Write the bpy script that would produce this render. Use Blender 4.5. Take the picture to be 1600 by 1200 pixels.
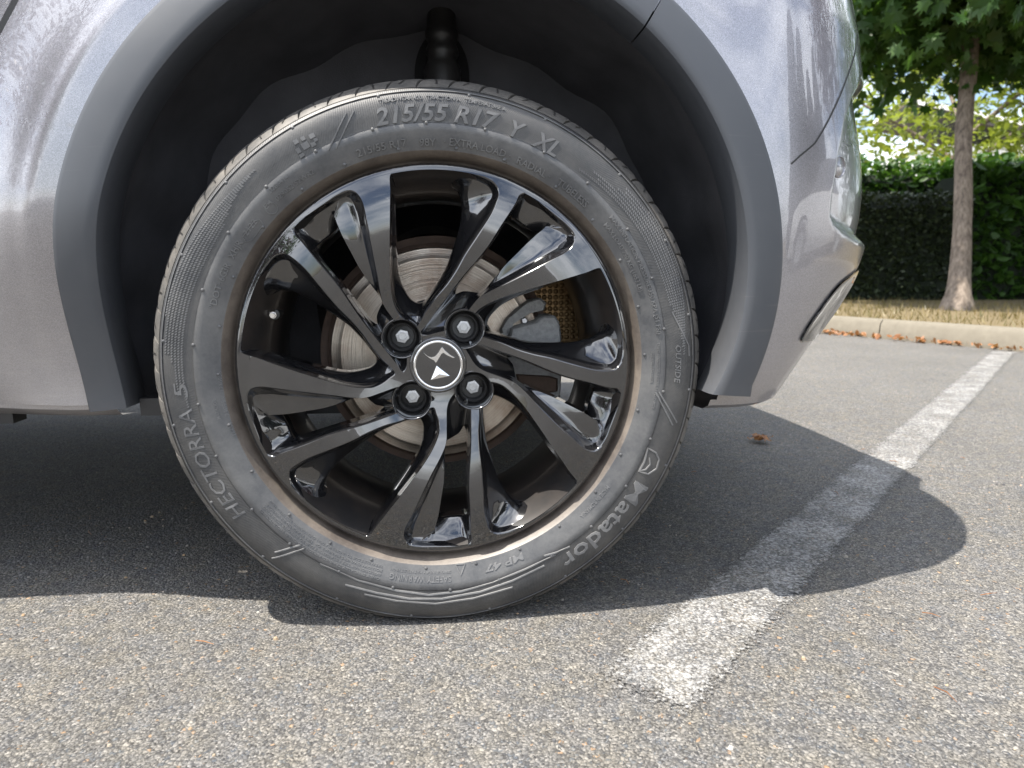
import bpy, bmesh, math, random
import numpy as np
from mathutils import Vector, Matrix
from mathutils.geometry import delaunay_2d_cdt

random.seed(7); rng = np.random.default_rng(7)
R = math.radians
scene = bpy.context.scene
for o in list(bpy.data.objects): bpy.data.objects.remove(o)
COL = scene.collection

# ------------------------------------------------------------------ camera, sky, sun, exposure
CAM = np.array([-0.0055, -0.8228, 0.4287]); PITCH = R(9.106); YAW = R(6.458); FPX = 1090.0
cd = bpy.data.cameras.new('camera'); cam = bpy.data.objects.new('camera', cd); COL.objects.link(cam)
cam.location = CAM; cam.rotation_euler = (R(90) - PITCH, 0, -YAW)
cd.sensor_width = 36.0; cd.lens = 36.0 * FPX / 1600.0; cd.clip_start = 0.02; cd.clip_end = 600
cd.dof.use_dof = True; cd.dof.focus_distance = 0.86; cd.dof.aperture_fstop = 8.5
scene.camera = cam

SUN_SHIFT = (0.42, 0.125)                       # shadow offset per metre of height
sun_dir = Vector((SUN_SHIFT[0], SUN_SHIFT[1], -1)).normalized()
to_sun = -sun_dir
sun_el = math.asin(to_sun.z); sun_rot = math.atan2(to_sun.x, to_sun.y)
world = bpy.data.worlds.new('World'); scene.world = world; world.use_nodes = True
wn = world.node_tree; wn.nodes.clear()
sky = wn.nodes.new('ShaderNodeTexSky'); sky.sky_type = 'NISHITA'; sky.sun_disc = False
sky.sun_elevation = sun_el; sky.sun_rotation = sun_rot; sky.air_density = 1.0; sky.dust_density = 1.6
tcw = wn.nodes.new('ShaderNodeTexCoord')
mpw = wn.nodes.new('ShaderNodeMapping'); mpw.inputs['Scale'].default_value = (1.0, 1.0, 2.2)
nzw = wn.nodes.new('ShaderNodeTexNoise'); nzw.inputs['Scale'].default_value = 2.3; nzw.inputs['Detail'].default_value = 7; nzw.inputs['Roughness'].default_value = .58
crw = wn.nodes.new('ShaderNodeValToRGB'); crw.color_ramp.elements[0].position = .40; crw.color_ramp.elements[1].position = .60
mxw = wn.nodes.new('ShaderNodeMix'); mxw.data_type = 'RGBA'
mlw = wn.nodes.new('ShaderNodeMath'); mlw.operation = 'MULTIPLY'; mlw.inputs[1].default_value = .85
bgw = wn.nodes.new('ShaderNodeBackground'); bgw.inputs['Strength'].default_value = 0.12
ow = wn.nodes.new('ShaderNodeOutputWorld')
L = wn.links.new
L(tcw.outputs['Generated'], mpw.inputs[0]); L(mpw.outputs[0], nzw.inputs[0]); L(nzw.outputs[0], crw.inputs[0])
L(crw.outputs[0], mlw.inputs[0]); L(mlw.outputs[0], mxw.inputs[0]); L(sky.outputs[0], mxw.inputs[6]); mxw.inputs[7].default_value = (13.5, 14.0, 14.8, 1)
L(mxw.outputs[2], bgw.inputs[0]); L(bgw.outputs[0], ow.inputs[0])
sd = bpy.data.lights.new('sun', 'SUN'); sd.energy = 5.0; sd.angle = R(.53); sd.color = (1, .945, .86)
sun = bpy.data.objects.new('sun', sd); COL.objects.link(sun); sun.location = (-3, -1, 6)
sun.rotation_euler = sun_dir.to_track_quat('-Z', 'Y').to_euler()
vs = scene.view_settings; vs.view_transform = 'Standard'; vs.look = 'None'; vs.exposure = 1.1; vs.gamma = 1.0; vs.use_curve_mapping = False

# ------------------------------------------------------------------ pixel -> ray helpers (photograph is 1600 x 1200)
_f = np.array([math.sin(YAW) * math.cos(PITCH), math.cos(YAW) * math.cos(PITCH), -math.sin(PITCH)])
_r = np.array([math.cos(YAW), -math.sin(YAW), 0.0]); _u = np.cross(_r, _f)
def ray(u, v): return _f * FPX + _r * (u - 800) - _u * (v - 600)
def on_y(u, v, y): d = ray(u, v); return CAM + d * (y - CAM[1]) / d[1]
def on_z(u, v, z): d = ray(u, v); return CAM + d * (z - CAM[2]) / d[2]
def at_depth(u, v, dep): d = ray(u, v); return CAM + d * dep / FPX
def project(P):
    d = np.asarray(P, float) - CAM; w = d @ _f
    return 800 + FPX * (d @ _r) / w, 600 - FPX * (d @ _u) / w

# ------------------------------------------------------------------ materials
def new_mat(name, base=(.5, .5, .5), rough=.5, metal=0.0, coat=0.0, coat_rough=.03, spec=.5):
    m = bpy.data.materials.new(name); m.use_nodes = True
    b = m.node_tree.nodes['Principled BSDF']
    b.inputs['Base Color'].default_value = (*base, 1); b.inputs['Roughness'].default_value = rough
    b.inputs['Metallic'].default_value = metal; b.inputs['Coat Weight'].default_value = coat
    b.inputs['Coat Roughness'].default_value = coat_rough; b.inputs['Specular IOR Level'].default_value = spec
    return m, m.node_tree, b
def nd(nt, typ, **kw):
    n = nt.nodes.new(typ)
    for k, v in kw.items():
        if hasattr(n, k): setattr(n, k, v)
        else: n.inputs[k].default_value = v
    return n
def obj_coord(nt): return nd(nt, 'ShaderNodeTexCoord').outputs['Object']
def pos_coord(nt): return nd(nt, 'ShaderNodeNewGeometry').outputs['Position']
def noise(nt, co, scale, detail=4, rough=.55, **kw):
    n = nd(nt, 'ShaderNodeTexNoise'); n.inputs['Scale'].default_value = scale; n.inputs['Detail'].default_value = detail; n.inputs['Roughness'].default_value = rough
    nt.links.new(co, n.inputs['Vector']); return n.outputs[0]
def ramp(nt, fac, stops):
    n = nd(nt, 'ShaderNodeValToRGB'); e = n.color_ramp.elements
    while len(e) < len(stops): e.new(.5)
    for el, (p, c) in zip(e, stops):
        el.position = p; el.color = (*(c if isinstance(c, (tuple, list)) else (c, c, c)), 1)
    nt.links.new(fac, n.inputs[0]); return n.outputs[0]
def mixc(nt, fac, a, b, blend='MIX'):
    n = nd(nt, 'ShaderNodeMix', data_type='RGBA', blend_type=blend)
    for sock, v in ((n.inputs[0], fac), (n.inputs[6], a), (n.inputs[7], b)):
        if isinstance(v, (int, float)): sock.default_value = v
        elif isinstance(v, tuple): sock.default_value = (*v, 1) if len(v) == 3 else v
        else: nt.links.new(v, sock)
    return n.outputs[2]
def math_n(nt, op, a, b=None, c=None):
    n = nd(nt, 'ShaderNodeMath', operation=op)
    for i, v in enumerate((a, b, c)):
        if v is None: continue
        if isinstance(v, (int, float)): n.inputs[i].default_value = v
        else: nt.links.new(v, n.inputs[i])
    return n.outputs[0]
def bump(nt, b, h, strength=.3, dist=.001, prev=None):
    n = nd(nt, 'ShaderNodeBump'); n.inputs['Strength'].default_value = strength; n.inputs['Distance'].default_value = dist
    nt.links.new(h, n.inputs['Height'])
    if prev is not None: nt.links.new(prev, n.inputs['Normal'])
    if b is not None: nt.links.new(n.outputs[0], b.inputs['Normal'])
    return n.outputs[0]
def setc(nt, b, out, name='Base Color'): nt.links.new(out, b.inputs[name])

M = {}
# gloss black wheel lacquer with a little dust
m, nt, b = new_mat('gloss_black', (.010, .010, .011), .12, 0, 1.0, .012); M['black'] = m
b.inputs['Coat IOR'].default_value = 1.85; b.inputs['IOR'].default_value = 1.45
co = obj_coord(nt)
dst = ramp(nt, noise(nt, co, 420, 3, .7), [(.60, 0.0), (.80, .09)])
setc(nt, b, mixc(nt, dst, (.010, .010, .011), (.32, .28, .24)))
bump(nt, b, noise(nt, co, 14, 2), .05, .002)
# barrel: duller, brake dust
m, nt, b = new_mat('barrel_black', (.018, .017, .016), .32, 0, .5, .12); M['barrel'] = m
co = obj_coord(nt)
setc(nt, b, mixc(nt, ramp(nt, noise(nt, co, 25, 5), [(.4, 0.0), (.75, .35)]), (.016, .015, .015), (.07, .052, .04)))
# body paint
def paint(name, c1, c2):
    m, nt, b = new_mat(name, c1, .34, .55, 1.0, .008); b.inputs['Coat IOR'].default_value = 1.75
    co = pos_coord(nt)
    flake = nd(nt, 'ShaderNodeTexVoronoi'); flake.inputs['Scale'].default_value = 1400; nt.links.new(co, flake.inputs['Vector'])
    fl = ramp(nt, flake.outputs['Color'], [(.2, .75), (.9, 1.2)])
    col = mixc(nt, 1.0, c1, fl, 'MULTIPLY')
    sp = nd(nt, 'ShaderNodeSeparateXYZ'); nt.links.new(co, sp.inputs[0])
    low = math_n(nt, 'SUBTRACT', .62, sp.outputs['Z'])
    low = math_n(nt, 'MULTIPLY', low, 1.7)
    n1 = noise(nt, co, 9, 6, .65)
    d = math_n(nt, 'MULTIPLY', math_n(nt, 'MAXIMUM', low, .06), n1)
    mp = nd(nt, 'ShaderNodeMapping'); mp.inputs['Scale'].default_value = (18, 18, 240); nt.links.new(co, mp.inputs[0])
    st = ramp(nt, noise(nt, mp.outputs[0], 1.0, 3), [(.5, 0.0), (.75, 1.0)])
    spk = ramp(nt, noise(nt, co, 330, 2, .6), [(.70, 0.0), (.78, 1.0)])
    d2 = math_n(nt, 'ADD', math_n(nt, 'MULTIPLY', d, 1.15), math_n(nt, 'MULTIPLY', math_n(nt, 'MULTIPLY', st, math_n(nt, 'MAXIMUM', low, 0.0)), .28))
    d2 = math_n(nt, 'ADD', d2, math_n(nt, 'MULTIPLY', spk, .10))
    d2 = math_n(nt, 'MINIMUM', d2, .75)
    setc(nt, b, mixc(nt, d2, col, c2))
    rr = math_n(nt, 'ADD', math_n(nt, 'MULTIPLY', d2, .45), .26); nt.links.new(rr, b.inputs['Roughness'])
    cw = math_n(nt, 'SUBTRACT', 1.0, math_n(nt, 'MULTIPLY', d2, .85)); nt.links.new(cw, b.inputs['Coat Weight'])
    me = math_n(nt, 'SUBTRACT', .75, math_n(nt, 'MULTIPLY', d2, .7)); nt.links.new(me, b.inputs['Metallic'])
    pb = bump(nt, None, noise(nt, co, 2.6, 2), .008, .02)
    nt.links.new(pb, b.inputs['Coat Normal'])
    return m
M['paint'] = paint('grey_metallic_paint', (.30, .292, .312), (.42, .378, .34))
m, nt, b = new_mat('white_paint', (.78, .78, .77), .3, 0, 1.0, .02); M['white_paint'] = m
co = pos_coord(nt); setc(nt, b, mixc(nt, noise(nt, co, 3, 4), (.74, .74, .73), (.82, .82, .81)))
# arch trim plastic
m, nt, b = new_mat('grey_trim_plastic', (.075, .08, .088), .42, 0, 0, .1, .5); M['trim'] = m
co = pos_coord(nt)
sp = nd(nt, 'ShaderNodeSeparateXYZ'); nt.links.new(co, sp.inputs[0])
dd = math_n(nt, 'MULTIPLY', noise(nt, co, 16, 6, .65), math_n(nt, 'MAXIMUM', math_n(nt, 'MULTIPLY', math_n(nt, 'SUBTRACT', .62, sp.outputs['Z']), .9), .10))
mpt = nd(nt, 'ShaderNodeMapping'); mpt.inputs['Scale'].default_value = (9, 9, 170); mpt.inputs['Rotation'].default_value = (0, .25, 0); nt.links.new(co, mpt.inputs[0])
scf = math_n(nt, 'MULTIPLY', ramp(nt, noise(nt, mpt.outputs[0], 1, 4, .6), [(.62, 0.0), (.72, .22)]), ramp(nt, noise(nt, co, 7, 3), [(.5, 0.0), (.62, 1.0)]))
setc(nt, b, mixc(nt, math_n(nt, 'ADD', dd, scf), (.046, .051, .060), (.17, .16, .15)))
bump(nt, b, noise(nt, co, 1500, 2), .12, .0004)
rr = math_n(nt, 'ADD', math_n(nt, 'MULTIPLY', noise(nt, co, 30, 4), .2), .33); nt.links.new(rr, b.inputs['Roughness'])
# felt liner
m, nt, b = new_mat('arch_liner_felt', (.010, .0105, .013), .9, 0, 0, .1, .12); M['liner'] = m
co = pos_coord(nt); setc(nt, b, mixc(nt, noise(nt, co, 14, 5), (.045, .045, .051), (.115, .115, .124)))
bump(nt, b, noise(nt, co, 500, 3), .4, .001)
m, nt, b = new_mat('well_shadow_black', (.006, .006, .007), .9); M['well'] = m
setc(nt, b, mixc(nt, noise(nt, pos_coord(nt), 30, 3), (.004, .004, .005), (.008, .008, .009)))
m, nt, b = new_mat('black_plastic', (.014, .014, .016), .4); M['plastic'] = m
co = pos_coord(nt); bump(nt, b, noise(nt, co, 300, 3), .15, .0008); setc(nt, b, mixc(nt, noise(nt, co, 20, 4), (.010, .010, .012), (.03, .028, .026)))
m, nt, b = new_mat('dark_glass', (.008, .010, .011), .03, 0, 1.0, .01); M['glass'] = m
setc(nt, b, mixc(nt, noise(nt, pos_coord(nt), 2, 2), (.007, .009, .010), (.012, .014, .015)))
m, nt, b = new_mat('chrome', (.85, .85, .85), .14, 1.0); M['chrome'] = m
setc(nt, b, mixc(nt, noise(nt, obj_coord(nt), 120, 3), (.90, .90, .90), (.72, .71, .70)))
m, nt, b = new_mat('bolt_zinc', (.52, .53, .54), .42, .8); M['zinc'] = m
co = obj_coord(nt); setc(nt, b, mixc(nt, noise(nt, co, 500, 4), (.40, .41, .42), (.62, .62, .62))); bump(nt, b, noise(nt, co, 900, 3), .3, .0005)
m, nt, b = new_mat('cast_iron', (.3, .3, .3), .6, .2); M['cast'] = m
co = obj_coord(nt); setc(nt, b, mixc(nt, noise(nt, co, 160, 5), (.17, .17, .17), (.46, .46, .45))); bump(nt, b, noise(nt, co, 420, 4, .7), .8, .0015)
m, nt, b = new_mat('rusty_steel', (.10, .06, .04), .75, .3); M['rust'] = m
co = obj_coord(nt); setc(nt, b, mixc(nt, noise(nt, co, 60, 5), (.05, .035, .028), (.15, .10, .075))); bump(nt, b, noise(nt, co, 300, 4), .4, .001)
m, nt, b = new_mat('copper_heat_shield', (.30, .19, .09), .45, .8); M['shield'] = m
co = obj_coord(nt); setc(nt, b, mixc(nt, noise(nt, co, 40, 4), (.22, .14, .07), (.42, .28, .14)))
# brake disc: turned rings
m, nt, b = new_mat('brake_disc_steel', (.5, .47, .44), .33, 1.0); M['disc'] = m
co = obj_coord(nt)
ln = nd(nt, 'ShaderNodeVectorMath', operation='MULTIPLY'); nt.links.new(co, ln.inputs[0]); ln.inputs[1].default_value = (1, 0, 1)
ln2 = nd(nt, 'ShaderNodeVectorMath', operation='LENGTH'); nt.links.new(ln.outputs[0], ln2.inputs[0])
cx = nd(nt, 'ShaderNodeCombineXYZ'); nt.links.new(math_n(nt, 'MULTIPLY', ln2.outputs['Value'], 1.0), cx.inputs[0])
rg = noise(nt, cx.outputs[0], 900, 3, .7)
rg2 = noise(nt, cx.outputs[0], 180, 3, .6)
setc(nt, b, mixc(nt, ramp(nt, rg, [(.35, 0.0), (.65, 1.0)]), (.33, .28, .235), (.66, .59, .50)))
dcol = b.inputs['Base Color'].links[0].from_socket
setc(nt, b, mixc(nt, ramp(nt, noise(nt, co, 17, 5, .65), [(.42, 0.0), (.72, .75)]), dcol, (.20, .12, .075)))
bump(nt, b, math_n(nt, 'ADD', rg, rg2), .5, .0012)
nt.links.new(math_n(nt, 'ADD', math_n(nt, 'MULTIPLY', rg2, .3), .22), b.inputs['Roughness'])
# rubber
def rubber(name, c1, c2, dusty, hatch=0.0):
    m, nt, b = new_mat(name, c1, .50, 0, 0, .1, .75)
    co = obj_coord(nt)
    n1 = noise(nt, co, 22, 6, .62); n2 = noise(nt, co, 240, 4, .7)
    f = ramp(nt, math_n(nt, 'ADD', math_n(nt, 'MULTIPLY', n1, .75), math_n(nt, 'MULTIPLY', n2, .25)), [(.36, 0.0), (.68, dusty)])
    setc(nt, b, mixc(nt, f, c1, c2))
    h = noise(nt, co, 700, 3, .6)
    nrm = bump(nt, b, h, .22, .0006)
    if hatch:
        sx = nd(nt, 'ShaderNodeSeparateXYZ'); nt.links.new(co, sx.inputs[0])
        ang = math_n(nt, 'ARCTAN2', sx.outputs['Z'], sx.outputs['X'])
        rad = math_n(nt, 'SQRT', math_n(nt, 'ADD', math_n(nt, 'POWER', sx.outputs['X'], 2.0), math_n(nt, 'POWER', sx.outputs['Z'], 2.0)))
        w = math_n(nt, 'SINE', math_n(nt, 'ADD', math_n(nt, 'MULTIPLY', ang, 900.0), math_n(nt, 'MULTIPLY', rad, 1400.0)))
        bump(nt, b, w, hatch, .0005, nrm)
    return m
M['rubber'] = rubber('tyre_rubber', (.040, .041, .044), (.125, .122, .117), .8)
M['rubber_hatch'] = rubber('tyre_rubber_hatched', (.019, .0195, .021), (.082, .077, .070), .75, .18)
M['rubber_tread'] = rubber('tyre_tread_rubber', (.052, .051, .049), (.165, .150, .132), .95)
M['rubber_band'] = rubber('tyre_rim_band_dusty', (.065, .052, .043), (.165, .138, .112), 1.0)
M['letter_bold'] = rubber('tyre_bold_letter_rubber', (.078, .078, .081), (.19, .186, .18), .8)
M['letter'] = rubber('tyre_letter_rubber', (.068, .069, .072), (.178, .174, .168), .8)

# ------------------------------------------------------------------ mesh helpers
def mesh_obj(name, verts, faces, mat, parent=None, smooth=True, sharp=None):
    me = bpy.data.meshes.new(name); me.from_pydata([tuple(map(float, v)) for v in verts], [], faces); me.update()
    if smooth:
        me.shade_smooth()
        if sharp: me.set_sharp_from_angle(angle=R(sharp))
    o = bpy.data.objects.new(name, me); COL.objects.link(o)
    if isinstance(mat, (list, tuple)):
        for mm in mat: me.materials.append(M[mm] if isinstance(mm, str) else mm)
    else: me.materials.append(M[mat] if isinstance(mat, str) else mat)
    if parent is not None: o.parent = parent
    return o
def empty(name, loc=(0, 0, 0), parent=None):
    o = bpy.data.objects.new(name, None); COL.objects.link(o); o.location = loc; o.empty_display_size = .05
    if parent is not None: o.parent = parent
    return o
def tag(o, label=None, cat=None, group=None, kind=None):
    if label: o['label'] = label
    if cat: o['category'] = cat
    if group: o['group'] = group
    if kind: o['kind'] = kind
    return o
class MB:
    def __init__(s): s.v = []; s.f = []
    def add(s, verts, faces):
        k = len(s.v); s.v += [tuple(v) for v in verts]; s.f += [tuple(i + k for i in f) for f in faces]
    def box(s, c, size, rot=None, taper=1.0, bev=0):
        hx, hy, hz = [a / 2 for a in size]
        vs_ = [Vector((sx * hx * (taper if sz > 0 else 1), sy * hy * (taper if sz > 0 else 1), sz * hz)) for sz in (-1, 1) for sy in (-1, 1) for sx in (-1, 1)]
        if rot is not None: vs_ = [rot @ v for v in vs_]
        s.add([(v.x + c[0], v.y + c[1], v.z + c[2]) for v in vs_], [(0, 2, 3, 1), (4, 5, 7, 6), (0, 1, 5, 4), (2, 6, 7, 3), (0, 4, 6, 2), (1, 3, 7, 5)])
    def lathe_y(s, prof, n=96, a0=0, a1=2 * math.pi, cx=0, cz=0, close=None):
        full = abs(a1 - a0 - 2 * math.pi) < 1e-6 if close is None else close
        cols = n if full else n + 1; k = len(s.v)
        for j in range(cols):
            t = a0 + (a1 - a0) * j / n
            for r, y in prof: s.v.append((cx + r * math.cos(t), y, cz + r * math.sin(t)))
        m_ = len(prof)
        for j in range(n):
            j2 = (j + 1) % cols
            for i in range(m_ - 1):
                s.f.append((k + j * m_ + i, k + j * m_ + i + 1, k + j2 * m_ + i + 1, k + j2 * m_ + i))
    def tube(s, p0, p1, r0, r1=None, n=12, caps=True):
        r1 = r0 if r1 is None else r1
        p0 = Vector(p0); p1 = Vector(p1); q = (p1 - p0).to_track_quat('Z', 'Y').to_matrix(); k = len(s.v)
        for p, r in ((p0, r0), (p1, r1)):
            for j in range(n):
                t = 2 * math.pi * j / n; v = p + q @ Vector((r * math.cos(t), r * math.sin(t), 0)); s.v.append(tuple(v))
        for j in range(n): s.f.append((k + j, k + (j + 1) % n, k + n + (j + 1) % n, k + n + j))
        if caps: s.f.append(tuple(k + j for j in reversed(range(n)))); s.f.append(tuple(k + n + j for j in range(n)))
    def build(s, name, mat, parent=None, smooth=True, sharp=35): return mesh_obj(name, s.v, s.f, mat, parent, smooth, sharp)
def interp(x, xs, ys): return float(np.interp(x, xs, ys))
def sstep(a, b_, x):
    t = np.clip((x - a) / (b_ - a), 0, 1); return t * t * (3 - 2 * t)

# ================================================================== GROUND, KERB, VERGE
m, nt, b = new_mat('asphalt', (.16, .155, .148), .85, 0, 0, .1, .35); M['asphalt'] = m
def asphalt_nodes(nt, b):
    co = pos_coord(nt)
    warp = nd(nt, 'ShaderNodeMix', data_type='VECTOR'); 
    nz = nd(nt, 'ShaderNodeTexNoise'); nz.inputs['Scale'].default_value = 60; nz.inputs['Detail'].default_value = 3; nt.links.new(co, nz.inputs['Vector'])
    va = nd(nt, 'ShaderNodeVectorMath', operation='MULTIPLY_ADD'); nt.links.new(nz.outputs['Color'], va.inputs[0]); va.inputs[1].default_value = (.006,) * 3; nt.links.new(co, va.inputs[2])
    cw = va.outputs[0]
    nt.nodes.remove(warp)
    v1 = nd(nt, 'ShaderNodeTexVoronoi'); v1.inputs['Scale'].default_value = 225; nt.links.new(cw, v1.inputs['Vector'])
    v2 = nd(nt, 'ShaderNodeTexVoronoi'); v2.inputs['Scale'].default_value = 470; nt.links.new(cw, v2.inputs['Vector'])
    e1 = nd(nt, 'ShaderNodeTexVoronoi', feature='DISTANCE_TO_EDGE'); e1.inputs['Scale'].default_value = 225; nt.links.new(cw, e1.inputs['Vector'])
    s1 = nd(nt, 'ShaderNodeSeparateColor'); nt.links.new(v1.outputs['Color'], s1.inputs[0])
    s2 = nd(nt, 'ShaderNodeSeparateColor'); nt.links.new(v2.outputs['Color'], s2.inputs[0])
    tone = ramp(nt, s1.outputs[0], [(0, (.064, .064, .066)), (.25, (.104, .101, .097)), (.60, (.147, .141, .131)), (.90, (.195, .184, .167)), (1, (.27, .257, .236))])
    warm = ramp(nt, s1.outputs[1], [(.968, 0.0), (.98, 1.0)])
    tone = mixc(nt, math_n(nt, 'MULTIPLY', warm, .65), tone, (.33, .21, .115))
    blue = ramp(nt, s1.outputs[2], [(.84, 0.0), (.9, .7)])
    tone = mixc(nt, blue, tone, (.085, .095, .106))
    fine = ramp(nt, s2.outputs[0], [(0, (.055, .053, .051)), (.5, (.132, .126, .116)), (1, (.235, .222, .203))])
    pick = ramp(nt, s2.outputs[1], [(.42, 0.0), (.5, 1.0)])
    col = mixc(nt, pick, tone, fine)
    gap = ramp(nt, e1.outputs['Distance'], [(0.0, .55), (.22, 1.0)])
    col = mixc(nt, 1.0, col, gap, 'MULTIPLY')
    big = ramp(nt, noise(nt, co, 2.1, 5), [(.3, .98), (.7, 1.18)])
    stain = ramp(nt, noise(nt, co, 5.5, 6, .7), [(.60, 1.0), (.72, .80)])
    big = mixc(nt, 1.0, big, stain, 'MULTIPLY')
    tint = ramp(nt, noise(nt, co, 23, 4, .6), [(.35, (.93, .95, 1.0)), (.65, (1.06, 1.03, .97))])
    big = mixc(nt, 1.0, big, tint, 'MULTIPLY')
    col = mixc(nt, 1.0, col, big, 'MULTIPLY')
    h1 = math_n(nt, 'MULTIPLY', s1.outputs[1], .55)
    dome = ramp(nt, v1.outputs['Distance'], [(0.0, 1.0), (.7, 0.0)])
    h = math_n(nt, 'ADD', math_n(nt, 'MULTIPLY', dome, .9), h1)
    h = math_n(nt, 'ADD', h, math_n(nt, 'MULTIPLY', ramp(nt, v2.outputs['Distance'], [(0.0, 1.0), (.7, 0.0)]), .45))
    h = math_n(nt, 'ADD', h, math_n(nt, 'MULTIPLY', noise(nt, co, 900, 3, .7), .5))
    nrm = bump(nt, b, h, .75, .0022)
    return co, col, nrm, h
_, colr, _, _ = asphalt_nodes(nt, b); setc(nt, b, colr)
N = 40
gv = [(-260, -260, 0), (260, -260, 0), (260, 260, 0), (-260, 260, 0)]
car_park = tag(mesh_obj('car_park_ground', gv, [(0, 1, 2, 3)], 'asphalt', smooth=False), kind='structure')

# painted bay line
m, nt, b = new_mat('worn_white_line_paint', (.6, .6, .6), .75); M['line'] = m
co, colr, nrm, hh = asphalt_nodes(nt, b)
wear = noise(nt, co, 170, 5, .7); wear2 = noise(nt, co, 11, 4)
wf = math_n(nt, 'ADD', math_n(nt, 'MULTIPLY', wear, .7), math_n(nt, 'MULTIPLY', wear2, .3))
wf = math_n(nt, 'ADD', wf, math_n(nt, 'MULTIPLY', math_n(nt, 'SUBTRACT', hh, 1.2), .10))
pm = ramp(nt, wf, [(.43, 0.0), (.70, 1.0)])
setc(nt, b, mixc(nt, math_n(nt, 'MULTIPLY', pm, .92), colr, (.50, .495, .485)))
at = nd(nt, 'ShaderNodeAttribute', attribute_name='edge')
al = math_n(nt, 'ADD', at.outputs['Fac'], math_n(nt, 'MULTIPLY', math_n(nt, 'SUBTRACT', noise(nt, co, 240, 4, .75), .5), 1.6))
nt.links.new(ramp(nt, al, [(.25, 0.0), (.42, 1.0)]), b.inputs['Alpha'])
A0 = on_z(1005, 1082, 0); A1 = on_z(1568, 550, 0)
d = (A1 - A0)[:2]; Ltot = np.linalg.norm(d); d /= Ltot; nrm2 = np.array([-d[1], d[0]])
lv = []; lf = []; edge = []
NL = 200; W = [-.070, -.044, -.016, 0, .016, .044, .070]; EV = [0, .48, 1, 1, 1, .48, 0]
for i in range(NL + 1):
    t = -.03 + (Ltot + .03) * i / NL
    for w, e in zip(W, EV):
        p = A0[:2] + d * t + nrm2 * w
        lv.append((p[0], p[1], .0025)); edge.append(min(e, np.clip((t + .03) / .09, 0, 1)))
for i in range(NL):
    for k in range(len(W) - 1):
        a = i * len(W) + k; lf.append((a, a + 1, a + 1 + len(W), a + len(W)))
line = mesh_obj('bay_line', lv, lf, 'line', smooth=False)
atr = line.data.attributes.new('edge', 'FLOAT', 'POINT'); atr.data.foreach_set('value', edge)
tag(line, kind='structure')

# kerb: bottom line from the photograph
K0 = on_z(1300, 522, 0)[:2]; K1 = on_z(1590, 549, 0)[:2]
kd = (K1 - K0) / np.linalg.norm(K1 - K0); kn = np.array([-kd[1], kd[0]])
if kn[0] < 0: kn = -kn
KH = .12
m, nt, b = new_mat('kerb_concrete', (.36, .34, .30), .85); M['kerb'] = m
co = pos_coord(nt); setc(nt, b, mixc(nt, noise(nt, co, 18, 6, .65), (.115, .100, .075), (.215, .19, .145))); bump(nt, b, noise(nt, co, 220, 4), .5, .003)
kerb = empty('kerb', (K0[0], K0[1], 0)); tag(kerb, kind='structure')
for i in range(-9, 8):
    a = i * 1.0 + .36; mb = MB(); lst = []
    prof = [(.0, 0), (.008, KH - .025), (.028, KH), (.14, KH), (.14, 0)]
    for t in (a + .004, a + .996):
        for (w, z) in prof: p = kd * t + kn * w; lst.append((p[0], p[1], z))
    nP = len(prof)
    mb.add(lst, [(j, j + 1, nP + j + 1, nP + j) for j in range(nP - 1)] + [tuple(range(nP)), tuple(reversed(range(nP, 2 * nP)))])
    mb.build('kerb_stone', 'kerb', kerb, sharp=50)
m, nt, b = new_mat('dry_verge_soil', (.2, .15, .08), .95); M['verge'] = m
co = pos_coord(nt); setc(nt, b, mixc(nt, noise(nt, co, 14, 6, .7), (.075, .058, .026), (.22, .165, .085))); bump(nt, b, noise(nt, co, 90, 5), .8, .02)
vv = []
for (t, w) in ((-30, .141), (30, .141), (30, 40), (-30, 40)):
    p = K0 + kd * t + kn * w; vv.append((p[0], p[1], KH - .012))
verge = tag(mesh_obj('grass_verge', vv, [(0, 1, 2, 3)], 'verge', smooth=False), kind='structure')

# ================================================================== WHEEL
WZ = .318
CZ = np.array([0, 0, WZ])
_kr = np.array([0, .030, .045, .060, .090, .120, .150, .175, .195, .210, .2262, .234]); _ky = np.array([.0225, .0222, .0208, .0175, .0075, -.0005, -.0050, -.0060, -.0045, -.0018, .0028, .0052])
FR = np.linspace(0, .234, 200); FY = np.interp(FR, _kr, _ky)
for _ in range(30): FY[1:-1] = (FY[:-2] + 2 * FY[1:-1] + FY[2:]) / 4
def yF(r): return float(np.interp(r, FR, FY))
def px_face(u, v, extra=0.0):
    y = .015
    for _ in range(12):
        P = on_y(u, v, y) - CZ; y = yF(math.hypot(P[0], P[2])) + extra
    return P[0], P[2], y
car = empty('car', (0, 0, 0))
tag(car, 'dark grey hatchback with grey plastic wheel arch trim and gloss black alloy wheels', 'car')
wheel = empty('wheel', (0, 0, WZ), car)

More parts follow.
